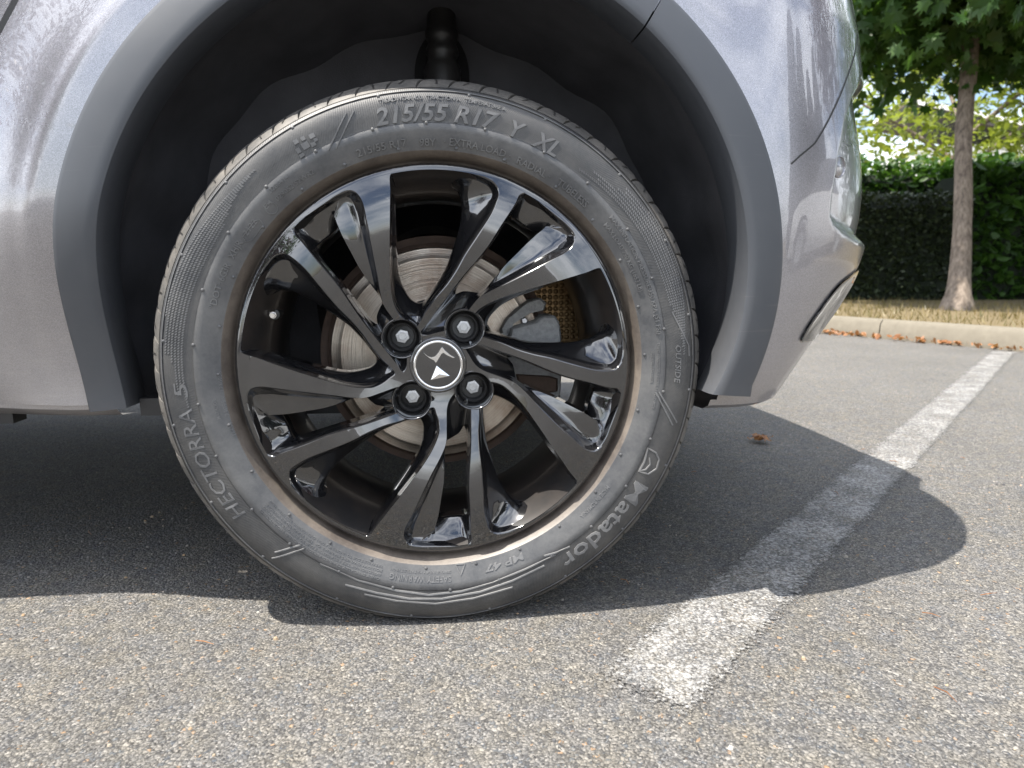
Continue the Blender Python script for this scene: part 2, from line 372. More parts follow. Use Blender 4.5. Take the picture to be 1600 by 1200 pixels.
BIG = [((611,271),(615,279,.012),(619,297)),((630,266.5),(632,273,.010),(640,292.5)),((655,263),(655,270,.010),(663,291)),((679,262),(679,269,.010),(684,291)),
((705,263.5),(704,270.5,.010),(700,292)),((727.5,266.8),(725,275,.010),(710,296)),((755,275),(749,285,.013),(717,303)),((773,285.5),(764,295,.014),(720,313)),
((780,299),(768,306,.015),(721,322)),((777,315),(763,318,.017),(720,335)),((768.7,335),(754,336,.018),(719,348)),((748,368),(735,365,.019),(712,374)),
((727.5,399.5),(717,396,.020),(704,399)),((713,425),(704,420,.02),(695,421)),((697.5,447.5),(690,442,.02),(684,439)),((682,465),(677,458,.02),(674,454)),
((666,487),(664,476,.016),(668,464)),((650,511),(653,499,.010),(660,472)),((641,506),(645,495,.012),(652,473)),((629,498),(634,489,.015),(643,468)),
((620,487),(625,480,.018),(636,459)),((613.5,468),(618,464,.02),(629,446)),((609.5,440),(613,439,.02),(624,430)),((608.7,400),(612,400,.02),(620.5,400)),
((609,350),(612.5,350,.02),(619,350)),((609.7,300),(613,302,.018),(618.5,315))]
SML = [((812,304),(815,313,.012),(801,342,.036)),((823,301),(826,310,.012),(808,346,.036)),((846.6,318.5),(845,327,.012),(822,356,.036)),((870,337.5),(866,345,.012),(843,363,.034)),
((885,350),(879,357,.012),(852,353,.017)),((897,364),(885,368,.013),(853,353,.0165)),((899,375),(879,376.5,.014),(850,357,.016)),((891,389),(866,385.5,.014),(838,367,.016)),
((862.5,407),(845,397.5,.014),(825,379,.016)),((830.8,424.6),(822,411.5,.014),(808,396,.016)),((799,440),(797,427.5,.014),(790,414,.016)),((764,456),(770,444,.015),(768,440,.018)),
((748,466),(752,459,.018),(757,452,.025)),((732,485),(735,474,.016),(748,457,.034)),((714,507),(716,497,.010),(738,456,.036)),((702,515),(705,505,.008),(730,455,.036)),
((682,520),(690,509,.008),(724,455,.036)),((665,524),(676,511,.009),(718,457,.036)),((656,522),(666,511,.010),(712,459,.036)),((668,505),(677,498,.014),(713,453,.036)),
((690,475),(697,471,.018),(718,443,.036)),((720,435.6),(725,435.5,.02),(733,423,.036)),((759.6,388),(763,389,.02),(764,383,.036)),((783,351.7),(786,354,.02),(785,355,.036)),((805.5,317),(808,322,.015),(796,342,.036))]
def cr_closed(pts, sub):
    pts = np.array(pts, float); n = len(pts); out = []
    for i in range(n):
        p0, p1, p2, p3 = pts[i - 1], pts[i], pts[(i + 1) % n], pts[(i + 2) % n]
        # centripetal-ish tangents to avoid overshoot
        d0 = np.linalg.norm((p1 - p0)[:2]) ** .5 + 1e-6; d1 = np.linalg.norm((p2 - p1)[:2]) ** .5 + 1e-6; d2 = np.linalg.norm((p3 - p2)[:2]) ** .5 + 1e-6
        m1 = (p2 - p1) + d1 * ((p1 - p0) / d0 - (p2 - p0) / (d0 + d1)); m2 = (p2 - p1) + d1 * ((p3 - p2) / d2 - (p3 - p1) / (d1 + d2))
        for k in range(sub):
            t = k / sub
            out.append((2*t**3-3*t**2+1)*p1 + (t**3-2*t**2+t)*m1 + (-2*t**3+3*t**2)*p2 + (t**3-t**2)*m2)
    return np.array(out)
def opening_loops(tab, sub=7):
    F = [px_face(*f_)[:3] for f_, m_, t_ in tab]
    Mi = [px_face(m_[0], m_[1], m_[2]) for f_, m_, t_ in tab]
    T = [px_face(t_[0], t_[1], t_[2] if len(t_) > 2 else .040) for f_, m_, t_ in tab]
    F = cr_closed(F, sub); Mi = cr_closed(Mi, sub); T = cr_closed(T, sub)
    return F, Mi, T
def rot2(P, a):
    c, s = math.cos(a), math.sin(a); Q = P.copy(); Q[:, 0] = c * P[:, 0] - s * P[:, 1]; Q[:, 1] = s * P[:, 0] + c * P[:, 1]; return Q
loopsB = opening_loops(BIG); loopsS = opening_loops(SML)
bolt_px = [(630, 525.8), (724.7, 511.3), (645.3, 618.7), (739.2, 604.2)]
bolt_c = []
for u, v in bolt_px:
    P = on_y(u, v, .048) - CZ; bolt_c.append(math.atan2(P[2], P[0]))
b0 = np.mean([(a - k * math.pi / 2) for a, k in zip(sorted([a % (2 * math.pi) for a in bolt_c]), range(4))])
bolt_xy = [(.054 * math.cos(b0 + k * math.pi / 2), .054 * math.sin(b0 + k * math.pi / 2)) for k in range(4)]
PR = .0230          # pocket cut radius
def inpoly(px, py, poly):
    x, y = poly[:, 0], poly[:, 1]; x2, y2 = np.roll(x, -1), np.roll(y, -1)
    c = ((y > py) != (y2 > py)) & (px < (x2 - x) * (py - y) / (y2 - y + 1e-15) + x)
    return bool(c.sum() & 1)
RF = .2262
def build_rim():
    pts = []; edges = []
    def add_loop(P):
        k = len(pts); n = len(P)
        for p in P: pts.append(Vector((p[0], p[1])))
        for i in range(n): edges.append((k + i, k + (i + 1) % n))
    nout = 360
    add_loop([(RF * math.cos(2 * math.pi * i / nout), RF * math.sin(2 * math.pi * i / nout)) for i in range(nout)])
    polys = []
    for k in range(5):
        for lp in (loopsB, loopsS):
            F = rot2(lp[0], -k * R(72)); polys.append(F[:, :2]); add_loop(F[:, :2])
    for (bx_, bz_) in bolt_xy: add_loop([(bx_ + PR * math.cos(t), bz_ + PR * math.sin(t)) for t in np.linspace(0, 2 * math.pi, 48, endpoint=False)])
    add_loop([(.0335 * math.cos(t), .0335 * math.sin(t)) for t in np.linspace(0, 2 * math.pi, 64, endpoint=False)])
    g = .006
    for i in range(-40, 41):
        for j in range(-40, 41):
            x = (i + (j % 2) * .5) * g; z = j * g * .87
            if math.hypot(x, z) < RF - .003: pts.append(Vector((x, z)))
    V, E_, F_, *_ = delaunay_2d_cdt(pts, edges, [], 0, 1e-6)
    keep = []
    for f in F_:
        cx_ = sum(V[i].x for i in f) / len(f); cz_ = sum(V[i].y for i in f) / len(f); rr_ = math.hypot(cx_, cz_)
        if rr_ > RF or rr_ < .0335: continue
        if any(math.hypot(cx_ - bx_, cz_ - bz_) < PR for bx_, bz_ in bolt_xy): continue
        if any(inpoly(cx_, cz_, p) for p in polys): continue
        keep.append(tuple(f))
    verts = [(v.x, yF(math.hypot(v.x, v.y)), v.y) for v in V]
    mb = MB(); mb.add(verts, keep)
    fo = mb.build('rim_face', 'black', wheel, sharp=60)
    # orient toward camera (-y)
    bm = bmesh.new(); bm.from_mesh(fo.data)
    bmesh.ops.delete(bm, geom=[v for v in bm.verts if not v.link_faces], context='VERTS')
    for f in bm.faces:
        f.normal_update()
        if f.normal.y > 0: f.normal_flip()
    bm.to_mesh(fo.data); bm.free()
    # opening walls, one mesh per opening
    for k in range(5):
        for nm, lp in (('spoke_scoop', loopsB), ('spoke_ledge', loopsS)):
            F, Mi, T = [rot2(q_, -k * R(72)) for q_ in lp]
            n = len(F)
            d1 = Mi - F; ln_ = np.linalg.norm(d1[:, :2], axis=1)[:, None] + 1e-6
            inw = d1[:, :2] / ln_
            bev = F.copy(); bw = np.minimum(.0022, ln_[:, 0] * .35)
            bev[:, :2] += inw * (bw * .45)[:, None]; bev[:, 2] += .0006
            bev2 = F.copy(); bev2[:, :2] += inw * bw[:, None]; bev2[:, 2] += .0022
            q1 = bev2 + (Mi - bev2) * np.array([.45, .45, .62]); q2 = bev2 + (Mi - bev2) * np.array([.8, .8, .9])
            m2 = Mi + (T - Mi) * np.array([.3, .3, .22]); m3 = Mi + (T - Mi) * np.array([.68, .68, .56]); m4 = Mi + (T - Mi) * np.array([.92, .92, .85])
            B1 = T.copy(); B1[:, 2] = T[:, 2] + .003
            ctr = T[:, :2].mean(0)
            B2 = T.copy(); B2[:, 2] = np.maximum(T[:, 2] + .018, .05)
            loops = [F, bev, bev2, q1, q2, Mi, m2, m3, m4, T, B1, B2]
            verts = []; faces = []
            for lp_ in loops: verts += [(p[0], p[2], p[1]) for p in lp_]
            verts = np.array(verts)
            for a in range(len(loops) - 1):
                for i in range(n):
                    j = (i + 1) % n
                    q_ = (a * n + i, a * n + j, (a + 1) * n + j, (a + 1) * n + i)
                    cc = verts[list(q_)].mean(0)
                    if any(math.hypot(cc[0] - bx_, cc[2] - bz_) < PR for bx_, bz_ in bolt_xy): continue
                    if math.hypot(cc[0], cc[2]) < .034: continue
                    faces.append(q_)
            o = mesh_obj(nm, verts, faces, 'black', wheel, True, 48)
    # rim lip, barrel
    mb = MB(); mb.lathe_y([(RF - .0002, yF(RF) + .0001), (.2285, yF(.2285)), (.2310, yF(.2310) + .0002), (.2326, yF(.2326) + .0008), (.2336, yF(.2336) + .0022), (.2341, .0095), (.2338, .014), (.230, .019)], 240)
    mb.build('rim_lip', 'black', wheel, sharp=70)
    mb = MB(); mb.lathe_y([(.2262, .0045), (.222, .012), (.214, .030), (.207, .045), (.2035, .062), (.2005, .085), (.1985, .12), (.203, .15), (.2045, .172), (.2085, .178), (.214, .181), (.216, .186), (.214, .190), (.222, .190), (.232, .186)], 200)
    mb.build('rim_barrel', 'barrel', wheel, sharp=50)
    # backing behind hub so one does not see through the centre
    mb = MB(); mb.lathe_y([(.001, .052), (.05, .052), (.072, .056), (.078, .070), (.07, .09), (.001, .09)], 64)
    mb.build('hub_back', 'plastic', wheel)
    # pockets
    for bx_, bz_ in bolt_xy:
        mb = MB(); mb.lathe_y([(.0252, .060), (.0250, .0225), (.0246, .0212), (.0238, .0207), (.0228, .0212), (.0220, .024), (.0206, .033), (.0192, .0370), (.0186, .0390), (.0184, .050), (.0170, .0505)], 56, cx=bx_, cz=bz_)
        mb.build('bolt_pocket', 'black', wheel, sharp=50)
        mb = MB(); mb.lathe_y([(.0186, .0400), (.0176, .0380), (.0160, .0376), (.0150, .0388), (.0142, .046), (.0134, .058), (.001, .058)], 48, cx=bx_, cz=bz_)
        mb.build('bolt_sleeve', 'plastic', wheel, sharp=50)
        mb = MB(); k = 0; rings = [(.0093, .064), (.0093, .0485), (.0086, .0468), (.0052, .0464), (.0048, .0472), (.0001, .0472)]
        vv_ = []; ff_ = []
        for (r_, y_) in rings:
            for j in range(6):
                t = 2 * math.pi * j / 6 + random.random() * 0 + bx_ * 30; vv_.append((bx_ + r_ * math.cos(t), y_, bz_ + r_ * math.sin(t)))
        for a in range(len(rings) - 1):
            for j in range(6): ff_.append((a * 6 + j, a * 6 + (j + 1) % 6, (a + 1) * 6 + (j + 1) % 6, (a + 1) * 6 + j))
        mb.add(vv_, ff_); mb.build('wheel_bolt', 'zinc', wheel, sharp=20)
    # centre cap
    cap = None
    mb = MB(); mb.lathe_y([(.0345, .034), (.0343, .019), (.0335, .0172), (.0320, .0166), (.0308, .0170), (.0300, .0180)], 72); cap = mb.build('centre_cap', 'black', wheel, sharp=50)
    mb = MB(); mb.lathe_y([(.0302, .0185), (.0298, .0167), (.0288, .0160), (.0275, .0160), (.0268, .0168), (.0266, .0182)], 72); mb.build('cap_ring', 'chrome', wheel, sharp=50)
    mb = MB(); mb.lathe_y([(.0268, .0176), (.012, .0170), (.0001, .0169)], 64); mb.build('cap_disc', 'black', wheel)
    def badge(name, pxs, thick=.0016, ridge=None):
        P = [on_y(u, v, .016) - CZ for u, v in pxs]
        c_ = np.mean(P, 0) if ridge is None else on_y(*ridge, .015) - CZ
        vs_ = [(p[0], .0172, p[2]) for p in P] + [(p[0] + (c_[0] - p[0]) * .06, .0156, p[2] + (c_[2] - p[2]) * .06) for p in P]
        n = len(P); fs = [(i, (i + 1) % n, n + (i + 1) % n, n + i) for i in range(n)]
        if n == 3: vs_.append((c_[0], .0140, c_[2])); fs += [(3, 4, 6), (4, 5, 6), (5, 3, 6)]
        else: fs += [tuple(range(n, 2 * n))]
        return mesh_obj(name, vs_, fs, 'chrome', wheel, False)
    z3 = lambda a: [(580 + x / 6, 460 + y / 6) for x, y in a]
    badge('cap_emblem', z3([(478, 540), (520, 578), (560, 592), (600, 580), (632, 540), (655, 500), (668, 490), (690, 520), (740, 565), (792, 592), (775, 598), (720, 572), (680, 545), (660, 555), (640, 590), (620, 625), (604, 645), (585, 620), (545, 600), (505, 570)]))
    badge('cap_emblem', z3([(612, 665), (742, 765), (556, 804)]))
build_rim()

# valve
vp = on_y(427, 492, .045) - CZ; vd = Vector((-vp[0] * .25, -1, -vp[2] * .25)).normalized()
mb = MB(); p0 = Vector((vp[0], .048, vp[2])) - vd * 0; mb.tube(p0 - vd * .028, p0 - vd * .004, .0072, .0062, 20); mb.build('valve_stem', 'plastic', wheel)
mb = MB(); mb.tube(p0 - vd * .006, p0 + vd * .006, .0042, .0040, 16); mb.tube(p0 + vd * .006, p0 + vd * .0085, .0034, .0026, 16); mb.build('valve_cap', 'chrome', wheel)

# ---- brake
mb = MB(); mb.lathe_y([(.1437, .148), (.1437, .1375), (.1425, .136), (.131, .1345), (.130, .1335), (.0755, .1335), (.0745, .130), (.073, .104), (.066, .098), (.03, .098), (.001, .098)], 160)
disc = mb.build('brake_disc', 'disc', wheel, sharp=40)
mb = MB(); mb.lathe_y([(.150, .150), (.1455, .146), (.1300, .1525)], 120); mb.lathe_y([(.160, .156), (.07, .158)], 96); mb.build('disc_back_plate', 'rust', wheel)
def poly_block(name, pxs, y0, y1, mat, bev=.003):
    P0 = [on_y(u, v, y0) - CZ for u, v in pxs]; c = np.mean(P0, 0)
    n = len(P0); vs_ = []
    vs_ += [(p[0], y1, p[2]) for p in P0]
    vs_ += [(p[0], y0 + bev, p[2]) for p in P0]
    for p in P0:
        d_ = (c - p); l = math.hypot(d_[0], d_[2]); vs_.append((p[0] + d_[0] / l * bev, y0, p[2] + d_[2] / l * bev))
    fs = []
    for a in range(2):
        for i in range(n): fs.append((a * n + i, a * n + (i + 1) % n, (a + 1) * n + (i + 1) % n, (a + 1) * n + i))
    fs.append(tuple(range(2 * n, 3 * n)))
    return mesh_obj(name, vs_, fs, mat, wheel, True, 45)
poly_block('brake_caliper', [(799, 513), (820, 507), (838, 502), (850, 494), (868, 494), (874, 503), (877, 520), (879, 560), (876, 620), (850, 640), (800, 626), (790, 560)], .105, .17, 'cast')
poly_block('caliper_bracket', [(782, 516), (790, 500), (806, 484), (826, 470), (846, 466), (854, 474), (851, 484), (832, 488), (815, 494), (800, 508), (793, 524), (786, 527)], .118, .15, 'cast')
poly_block('caliper_pin', [(815, 498), (821, 496), (825, 501), (822, 506), (816, 505)], .116, .14, 'zinc', .001)
poly_block('caliper_carrier', [(806, 585), (860, 588), (872, 592), (872, 612), (840, 618), (812, 604)], .100, .15, 'rust')
# dimpled heat shield
pl = [on_y(u, v, .20) - CZ for u, v in [(815, 445), (905, 432), (925, 500), (915, 560), (880, 580), (820, 540)]]
mb = MB(); mb.add([(p[0], .2015, p[2]) for p in pl], [tuple(range(6))]); hs = mb.build('heat_shield', 'shield', wheel, smooth=False)
mb = MB()
poly = np.array([(p[0], p[2]) for p in pl])
for i in range(-5, 40):
    for j in range(-10, 40):
        x = poly[:, 0].min() + i * .0085; z = poly[:, 1].min() + j * .0085
        if inpoly(x, z, poly): mb.lathe_y([(.0043, .2020), (.0034, .2006), (.0018, .1998), (.0001, .1996)], 10, cx=x, cz=z)
tag(mb.build('heat_shield_dimples', 'shield', wheel), kind='stuff')

# ---- tyre
TP = [(.2300, .020), (.2368, .0175), (.2378, .0160), (.2390, .0120), (.2446, -.0008), (.2462, -.0028), (.2476, -.0034), (.256, -.0068), (.266, -.0098), (.2735, -.0112), (.2742, -.0106), (.2752, -.0105), (.285, -.0120), (.296, -.0118), (.3045, -.0095), (.3100, -.0062), (.3118, -.0050), (.3128, -.0030)]
SH = [(.3128, -.0042), (.3165, .0000), (.3220, .0080), (.3270, .0190), (.3308, .0330), (.3328, .0500)]      # block tops
def sw_y(r): 
    rs = [p[0] for p in TP[4:]]; ys = [p[1] for p in TP[4:]]; return float(np.interp(r, rs, ys))
def tdef(x, y, z):
    """load the tyre: flatten the contact patch and bulge the sidewall above it"""
    r = math.hypot(x, z); a = math.atan2(x, -z)                 # 0 at the bottom
    w = math.exp(-(a / .46) ** 2)
    if y < .06: y -= .0055 * w * math.exp(-((r - .290) / .027) ** 2)
    k = 1 + .0022 * w * float(sstep(.268, .312, r)) / max(r, .1) * (1 if y < .03 else .4)
    x, z = x * (1 + (k - 1) * .3), z * k
    h2 = WZ + z; lim = .0008
    if h2 < .02: h2 = lim + math.log1p(math.exp((h2 - lim) / .0022)) * .0022
    return x, y, h2 - WZ
def deformed(name, mb, mat, parent, sharp=35):
    mb.v = [tdef(*v) for v in mb.v]; return mb.build(name, mat, parent, True, sharp)
NA = 432
mb = MB(); mb.lathe_y(TP[0:6], NA); deformed('rim_protector_band', mb, 'rubber_band', wheel, 40)
mb = MB(); mb.lathe_y(TP[5:11], NA); deformed('tyre_bead_wall', mb, 'rubber', wheel, 60)
car_prof = [(.3128, -.0030)] + [(.3143, .0040), (.3175, .012), (.3208, .022), (.3243, .035), (.326, .0505), (.3272, .0535), (.3330, .0538), (.3338, .062), (.3340, .078), (.3275, .0785), (.3275, .0855), (.3342, .086), (.3342, .112), (.3275, .1125), (.3275, .120), (.334, .1205), (.333, .146), (.3275, .1465), (.3275, .154), (.3325, .1545), (.3308, .171), (.327, .185), (.322, .197), (.3128, .208), (.300, .215), (.280, .215), (.255, .206), (.236, .194)]
mb = MB(); mb.lathe_y(TP[9:], NA); deformed('tyre_sidewall', mb, 'rubber_hatch', wheel, 60)
mb = MB(); mb.lathe_y(car_prof, 240); tyre = deformed('tyre_carcass', mb, 'rubber_tread', wheel, 50)
NB = 58
def skew(y): return -.050 * y / .05
jit = [random.uniform(-.004, .004) for _ in range(NB)]
for j in range(NB):
    a0 = 2 * math.pi * j / NB + jit[j]; a1 = 2 * math.pi * (j + 1) / NB + jit[(j + 1) % NB]
    gap = .0150 if j % 2 else .0085
    mb = MB(); na = 6; prof = SH; npf = len(prof)
    verts = []
    for layer in (0, 1):
        for i in range(npf):
            r, y = prof[i]
            if layer: r -= min(.0068, .0008 + .0085 * i / 2.5); y += .0012
            frac = min(1, i / 2.0)
            for k in range(na + 1):
                g0 = a0 + gap * .5 * (.18 + .82 * frac); g1 = a1 - gap * .5 * (.18 + .82 * frac)
                t = g0 + (g1 - g0) * k / na + skew(y)
                rr2 = r - (.0007 if (k in (0, na) and not layer and i > 0) else 0) 
                verts.append((rr2 * math.cos(t), y, rr2 * math.sin(t)))
    nn = na + 1; off = npf * nn; faces = []
    for i in range(npf - 1):
        for k in range(na): faces.append((i * nn + k, i * nn + k + 1, (i + 1) * nn + k + 1, (i + 1) * nn + k))
    for i in range(npf - 1):
        faces.append((i * nn, (i + 1) * nn, off + (i + 1) * nn, off + i * nn)); faces.append((i * nn + na, off + i * nn + na, off + (i + 1) * nn + na, (i + 1) * nn + na))
    for k in range(na):
        faces.append(((npf - 1) * nn + k, (npf - 1) * nn + k + 1, off + (npf - 1) * nn + k + 1, off + (npf - 1) * nn + k))
    mb.add(verts, faces); deformed('tread_block', mb, 'rubber_tread', wheel, 40)
# sipes on the shoulder: thin dark cuts as recessed slivers
mb = MB()
for j in range(NB):
    a = 2 * math.pi * (j + .5) / NB + jit[j]
    pts_ = [(.3175, .0006, -.010), (.3225, .008, -.002), (.3262, .016, .010), (.3305, .031, .004)]
    if j % 2: pts_ = [(.319, .003, .012), (.3235, .010, .002), (.327, .0185, .009)]
    for (r0, y0, t0), (r1, y1, t1) in zip(pts_[:-1], pts_[1:]):
        w = .0016
        q = []
        for (r, y, t, s_) in ((r0, y0, t0, -1), (r0, y0, t0, 1), (r1, y1, t1, 1), (r1, y1, t1, -1)):
            aa = a + t + s_ * w / r * .5 + skew(y); rr_ = r + .00035; q.append((rr_ * math.cos(aa), y - .0003, rr_ * math.sin(aa)))
        mb.add(q, [(0, 1, 2, 3)])
tag(deformed('tread_sipes', mb, 'plastic', wheel), kind='stuff')

# vent nubs and mould lines
mb = MB()
for rr_, n_, ph in ((.2496, 26, .03), (.2738, 26, .14), (.3065, 20, .2)):
    for j in range(n_):
        t = 2 * math.pi * j / n_ + ph + random.uniform(-.02, .02); x, z = rr_ * math.cos(t), rr_ * math.sin(t); y = sw_y(rr_)
        mb.lathe_y([(.0021, y + .0004), (.0019, y - .0008), (.0012, y - .0013), (.0001, y - .0014)], 8, cx=x, cz=z)
tag(deformed('vent_nubs', mb, 'rubber', wheel), kind='stuff')
mb = MB()
for j in range(26):
    t = 2 * math.pi * j / 26 + .03
    c_, s_ = math.cos(t), math.sin(t); q = []
    for (r, dy) in ((.2378, -.0012), (.2476, -.0009)):
        y = interp(r, [p[0] for p in TP], [p[1] for p in TP])
        for w in (-.0006, .0006): q.append((r * c_ - w * s_, y + .0006, r * s_ + w * c_)); q.append((r * c_ - w * .4 * s_, y + dy, r * s_ + w * .4 * c_))
    mb.add(q, [(0, 1, 5, 4), (1, 3, 7, 5), (3, 2, 6, 7)])
tag(deformed('mould_lines', mb, 'rubber_band', wheel), kind='stuff')
# raised edge rings on the shoulder side
mb = MB(); mb.lathe_y([(.3078, -.0076), (.3082, -.0088), (.3090, -.0084), (.3096, -.0064)], NA); deformed('sidewall_ring', mb, 'letter', wheel)
# woven dashes
mb = MB()
def polar(u, v, y=-.010):
    P = on_y(u, v, y) - CZ; return math.hypot(P[0], P[2]), math.atan2(P[2], P[0])
def dash(rc, t, ln_, wid, slant):
    q = []
    for (a, s_) in ((-1, -1), (-1, 1), (1, 1), (1, -1)):
        r = rc + s_ * wid / 2 + a * slant; tt = t + a * ln_ / 2 / rc; q.append((r, tt))
    vs_ = [(r * math.cos(tt), sw_y(r) - .0006, r * math.sin(tt)) for r, tt in q] + [(r * math.cos(tt), sw_y(r) + .0003, r * math.sin(tt)) for r, tt in q]
    mb.add(vs_, [(0, 1, 2, 3), (0, 4, 5, 1), (1, 5, 6, 2), (2, 6, 7, 3), (3, 7, 4, 0)])
for (t0, t1, wob) in ((R(54), R(2), 0.0), (R(188), R(131), 1.0)):
    n_ = int(abs(t1 - t0) / .0105)
    for row in range(7):
        for k in range(n_):
            f_ = k / n_; t = t0 + (t1 - t0) * f_
            base = .2795 + row * .0036 + (.006 * math.sin(f_ * 3.0 + wob) if wob != 2.0 else .006 * math.sin(f_ * 5))
            conv = (1 - .55 * sstep(.55, 1, f_)); base = .292 + (base - .292) * conv
            if f_ < .05 * row + .05 * math.sin(row * 2.3) or f_ > 1 - .04 * (6 - row): continue
            dash(base, t, .0021, .0017, .0007)
tag(deformed('woven_sidewall_pattern', mb, 'letter', wheel, 60), kind='stuff')

# lettering
def text_mesh(body, bold=0.0, shear=0.0):
    cu = bpy.data.curves.new('txt', 'FONT'); cu.body = body; cu.size = 1; cu.resolution_u = 2; cu.extrude = .5; cu.shear = shear; cu.offset = bold
    ob = bpy.data.objects.new('txt', cu); COL.objects.link(ob); bpy.context.view_layer.update()
    dg = bpy.context.evaluated_depsgraph_get(); me = bpy.data.meshes.new_from_object(ob.evaluated_get(dg))
    V = np.array([v.co[:] for v in me.vertices]); F = [tuple(p.vertices) for p in me.polygons]
    bpy.data.objects.remove(ob); bpy.data.curves.remove(cu); bpy.data.meshes.remove(me)
    return V, F
def arc_text(body, p_start, p_end, h_px, rel=.0011, bold=0.0, shear=0.0, mat='letter', name='tyre_lettering', flat=False, rad=None):
    V, F = text_mesh(body, bold, shear)
    r0, t0 = polar(*p_start); r1, t1 = polar(*p_end)
    if t1 > t0: t1 -= 2 * math.pi
    rb = (r0 + r1) / 2 if rad is None else rad; hgt = h_px * .000762
    u0, u1 = V[:, 0].min(), V[:, 0].max(); capH = .70
    out = []
    for x, y_, w in V:
        f_ = (x - u0) / (u1 - u0); t = t0 + (t1 - t0) * f_; r = rb + y_ / capH * hgt
        yy = sw_y(r) - (rel if w > 0 else -.0004)
        out.append(tdef(r * math.cos(t), yy, r * math.sin(t)))
    return mesh_obj(name, out, F, mat, wheel, False)
arc_text('TREADWEAR 420   TRACTION A   TEMPERATURE A', (592.5, 163), (790, 174), 5.5, .0010, .01)
arc_text('215/55 R17', (589, 199), (776, 202), 23, .0012, .020, .24, 'letter_bold')
arc_text('Y', (794, 211), (815, 219), 22, .0012, .020, .24, 'letter_bold')
arc_text('XL', (829, 226), (867, 246), 22, .0012, .020, .24, 'letter_bold')
arc_text('215/55 R17', (558.7, 243), (636, 229), 10, .0017, .010)
arc_text('98Y', (656, 227), (681, 227), 10, .0017, .010)
arc_text('\u00b7 EXTRA LOAD \u00b7', (694, 228), (797, 246), 10, .0017, .010)
arc_text('RADIAL \u00b7', (806.7, 255), (858, 280), 10, .0017, .010)
arc_text('TUBELESS', (869, 289), (916, 323), 10, .0017, .010)
arc_text('MAX INFLATION PRESSURE 350 KPA (51 PSI)', (944, 347), (1017, 524), 6.5, .0013, .012, rad=.2648)
arc_text('MAX LOAD 750 KG (1653 LB)', (937, 358), (993, 459), 6.5, .0013, .012, rad=.2548)
arc_text('TREAD: 1 POLYESTER + 2 STEEL + 1 POLYAMIDE', (1017, 537), (1006, 636), 4, .0007, .005, rad=.2640)
arc_text('SIDEWALL: 1 POLYESTER', (1010, 551), (1008, 598), 4, .0007, .005, rad=.2570)
arc_text('OUTSIDE', (1052, 540), (1055, 598), 9, .0010, .01, .15)
arc_text('Matador', (996, 752), (874, 870), 25, .0013, .012, rad=.2805)
arc_text('MADE IN ROMANIA', (950, 760), (906, 806), 6, .0008, .005)
arc_text('MP 47', (816, 864), (757, 887), 9.5, .0011, .02, .1)
arc_text('SAFETY WARNING', (704, 891), (612, 887), 8.5, .0009, .005, rad=.2585)
arc_text('SERIOUS INJURY MAY RESULT FROM', (704, 887), (612, 880), 3.6, .0007, 0, rad=.2525)
WARN = ['TIRE FAILURE DUE TO UNDERINFLATION, OVERLOADING, MISAPPLICATION', 'FOLLOW OWNERS MANUAL OR TIRE PLACARD IN VEHICLE', 'EXPLOSION OF TIRE RIM ASSEMBLY DUE TO IMPROPER MOUNTING', 'ONLY SPECIALLY TRAINED PERSONS SHOULD MOUNT TIRES']
for k, s_ in enumerate(WARN): arc_text(s_, (600, 880), (436, 772), 3.4, .0007, 0, rad=.2520 + k * .0046)
arc_text('HECTORRA', (383, 801), (309, 636), 21, .0007, 0.0, .1, rad=.2815)
arc_text('5', (299, 620), (296, 598), 19, .0007, 0.0, .1, rad=.2825)
arc_text('230996', (356, 651), (349, 621), 6, .0008, .01)
arc_text('1230996', (347, 612), (343, 581), 5, .0008, .01)
arc_text('MATADOR', (344, 655), (336, 624), 5, .0008, .01)
arc_text('16634', (366, 681), (360, 661), 5, .0008, .01)
arc_text('\u00b0DOT\u00b7', (339, 484), (352, 446), 9, .0016, .010, rad=.2560)
arc_text('6G3R', (352, 441), (365, 416), 9, .0016, .010, rad=.2560)
arc_text('XHJR', (367, 407), (383, 381), 9, .0016, .010, rad=.2560)
arc_text('2122', (386, 369), (404, 348), 8, .0010, .015, rad=.2562)
arc_text('E4', (419, 330), (429, 319), 7, .0009, .01, rad=.2575)
arc_text('0286414', (434, 313), (461, 289), 6, .0009, .01, rad=.2655)
arc_text('029052 S2WR2', (438, 319), (496, 276), 6.5, .0013, .012, rad=.2552)
# circled E, date frame, warning triangle, panels, logos: raised outlines
def outline(name, pxs, w=1.4, rel=.0011, closed=True, mat='letter', dense=3):
    P = []
    n = len(pxs)
    for i in range(n if closed else n - 1):
        a = np.array(pxs[i], float); b_ = np.array(pxs[(i + 1) % n], float)
        for k in range(dense): P.append(a + (b_ - a) * k / dense)
    if not closed: P.append(np.array(pxs[-1], float))
    n = len(P); mb = MB(); vv_ = []
    for i in range(n):
        a = P[i - 1] if (i or closed) else P[i]; c = P[(i + 1) % n] if (i < n - 1 or closed) else P[i]
        d_ = (c - a) / (np.linalg.norm(c - a) + 1e-9); nn_ = np.array([-d_[1], d_[0]])
        for s_, e in ((-1, 0), (-.6, 1), (.6, 1), (1, 0)):
            q = P[i] + nn_ * s_ * w
            r, t = polar(q[0], q[1]); vv_.append(tdef(r * math.cos(t), sw_y(r) - (rel if e else -.0003), r * math.sin(t)))
    ff = []
    for i in range(n if closed else n - 1):
        j = (i + 1) % n
        for k in range(3): ff.append((i * 4 + k, i * 4 + k + 1, j * 4 + k + 1, j * 4 + k))
    mb.v = vv_; mb.f = ff
    return mb.build(name, mat, wheel, sharp=30)
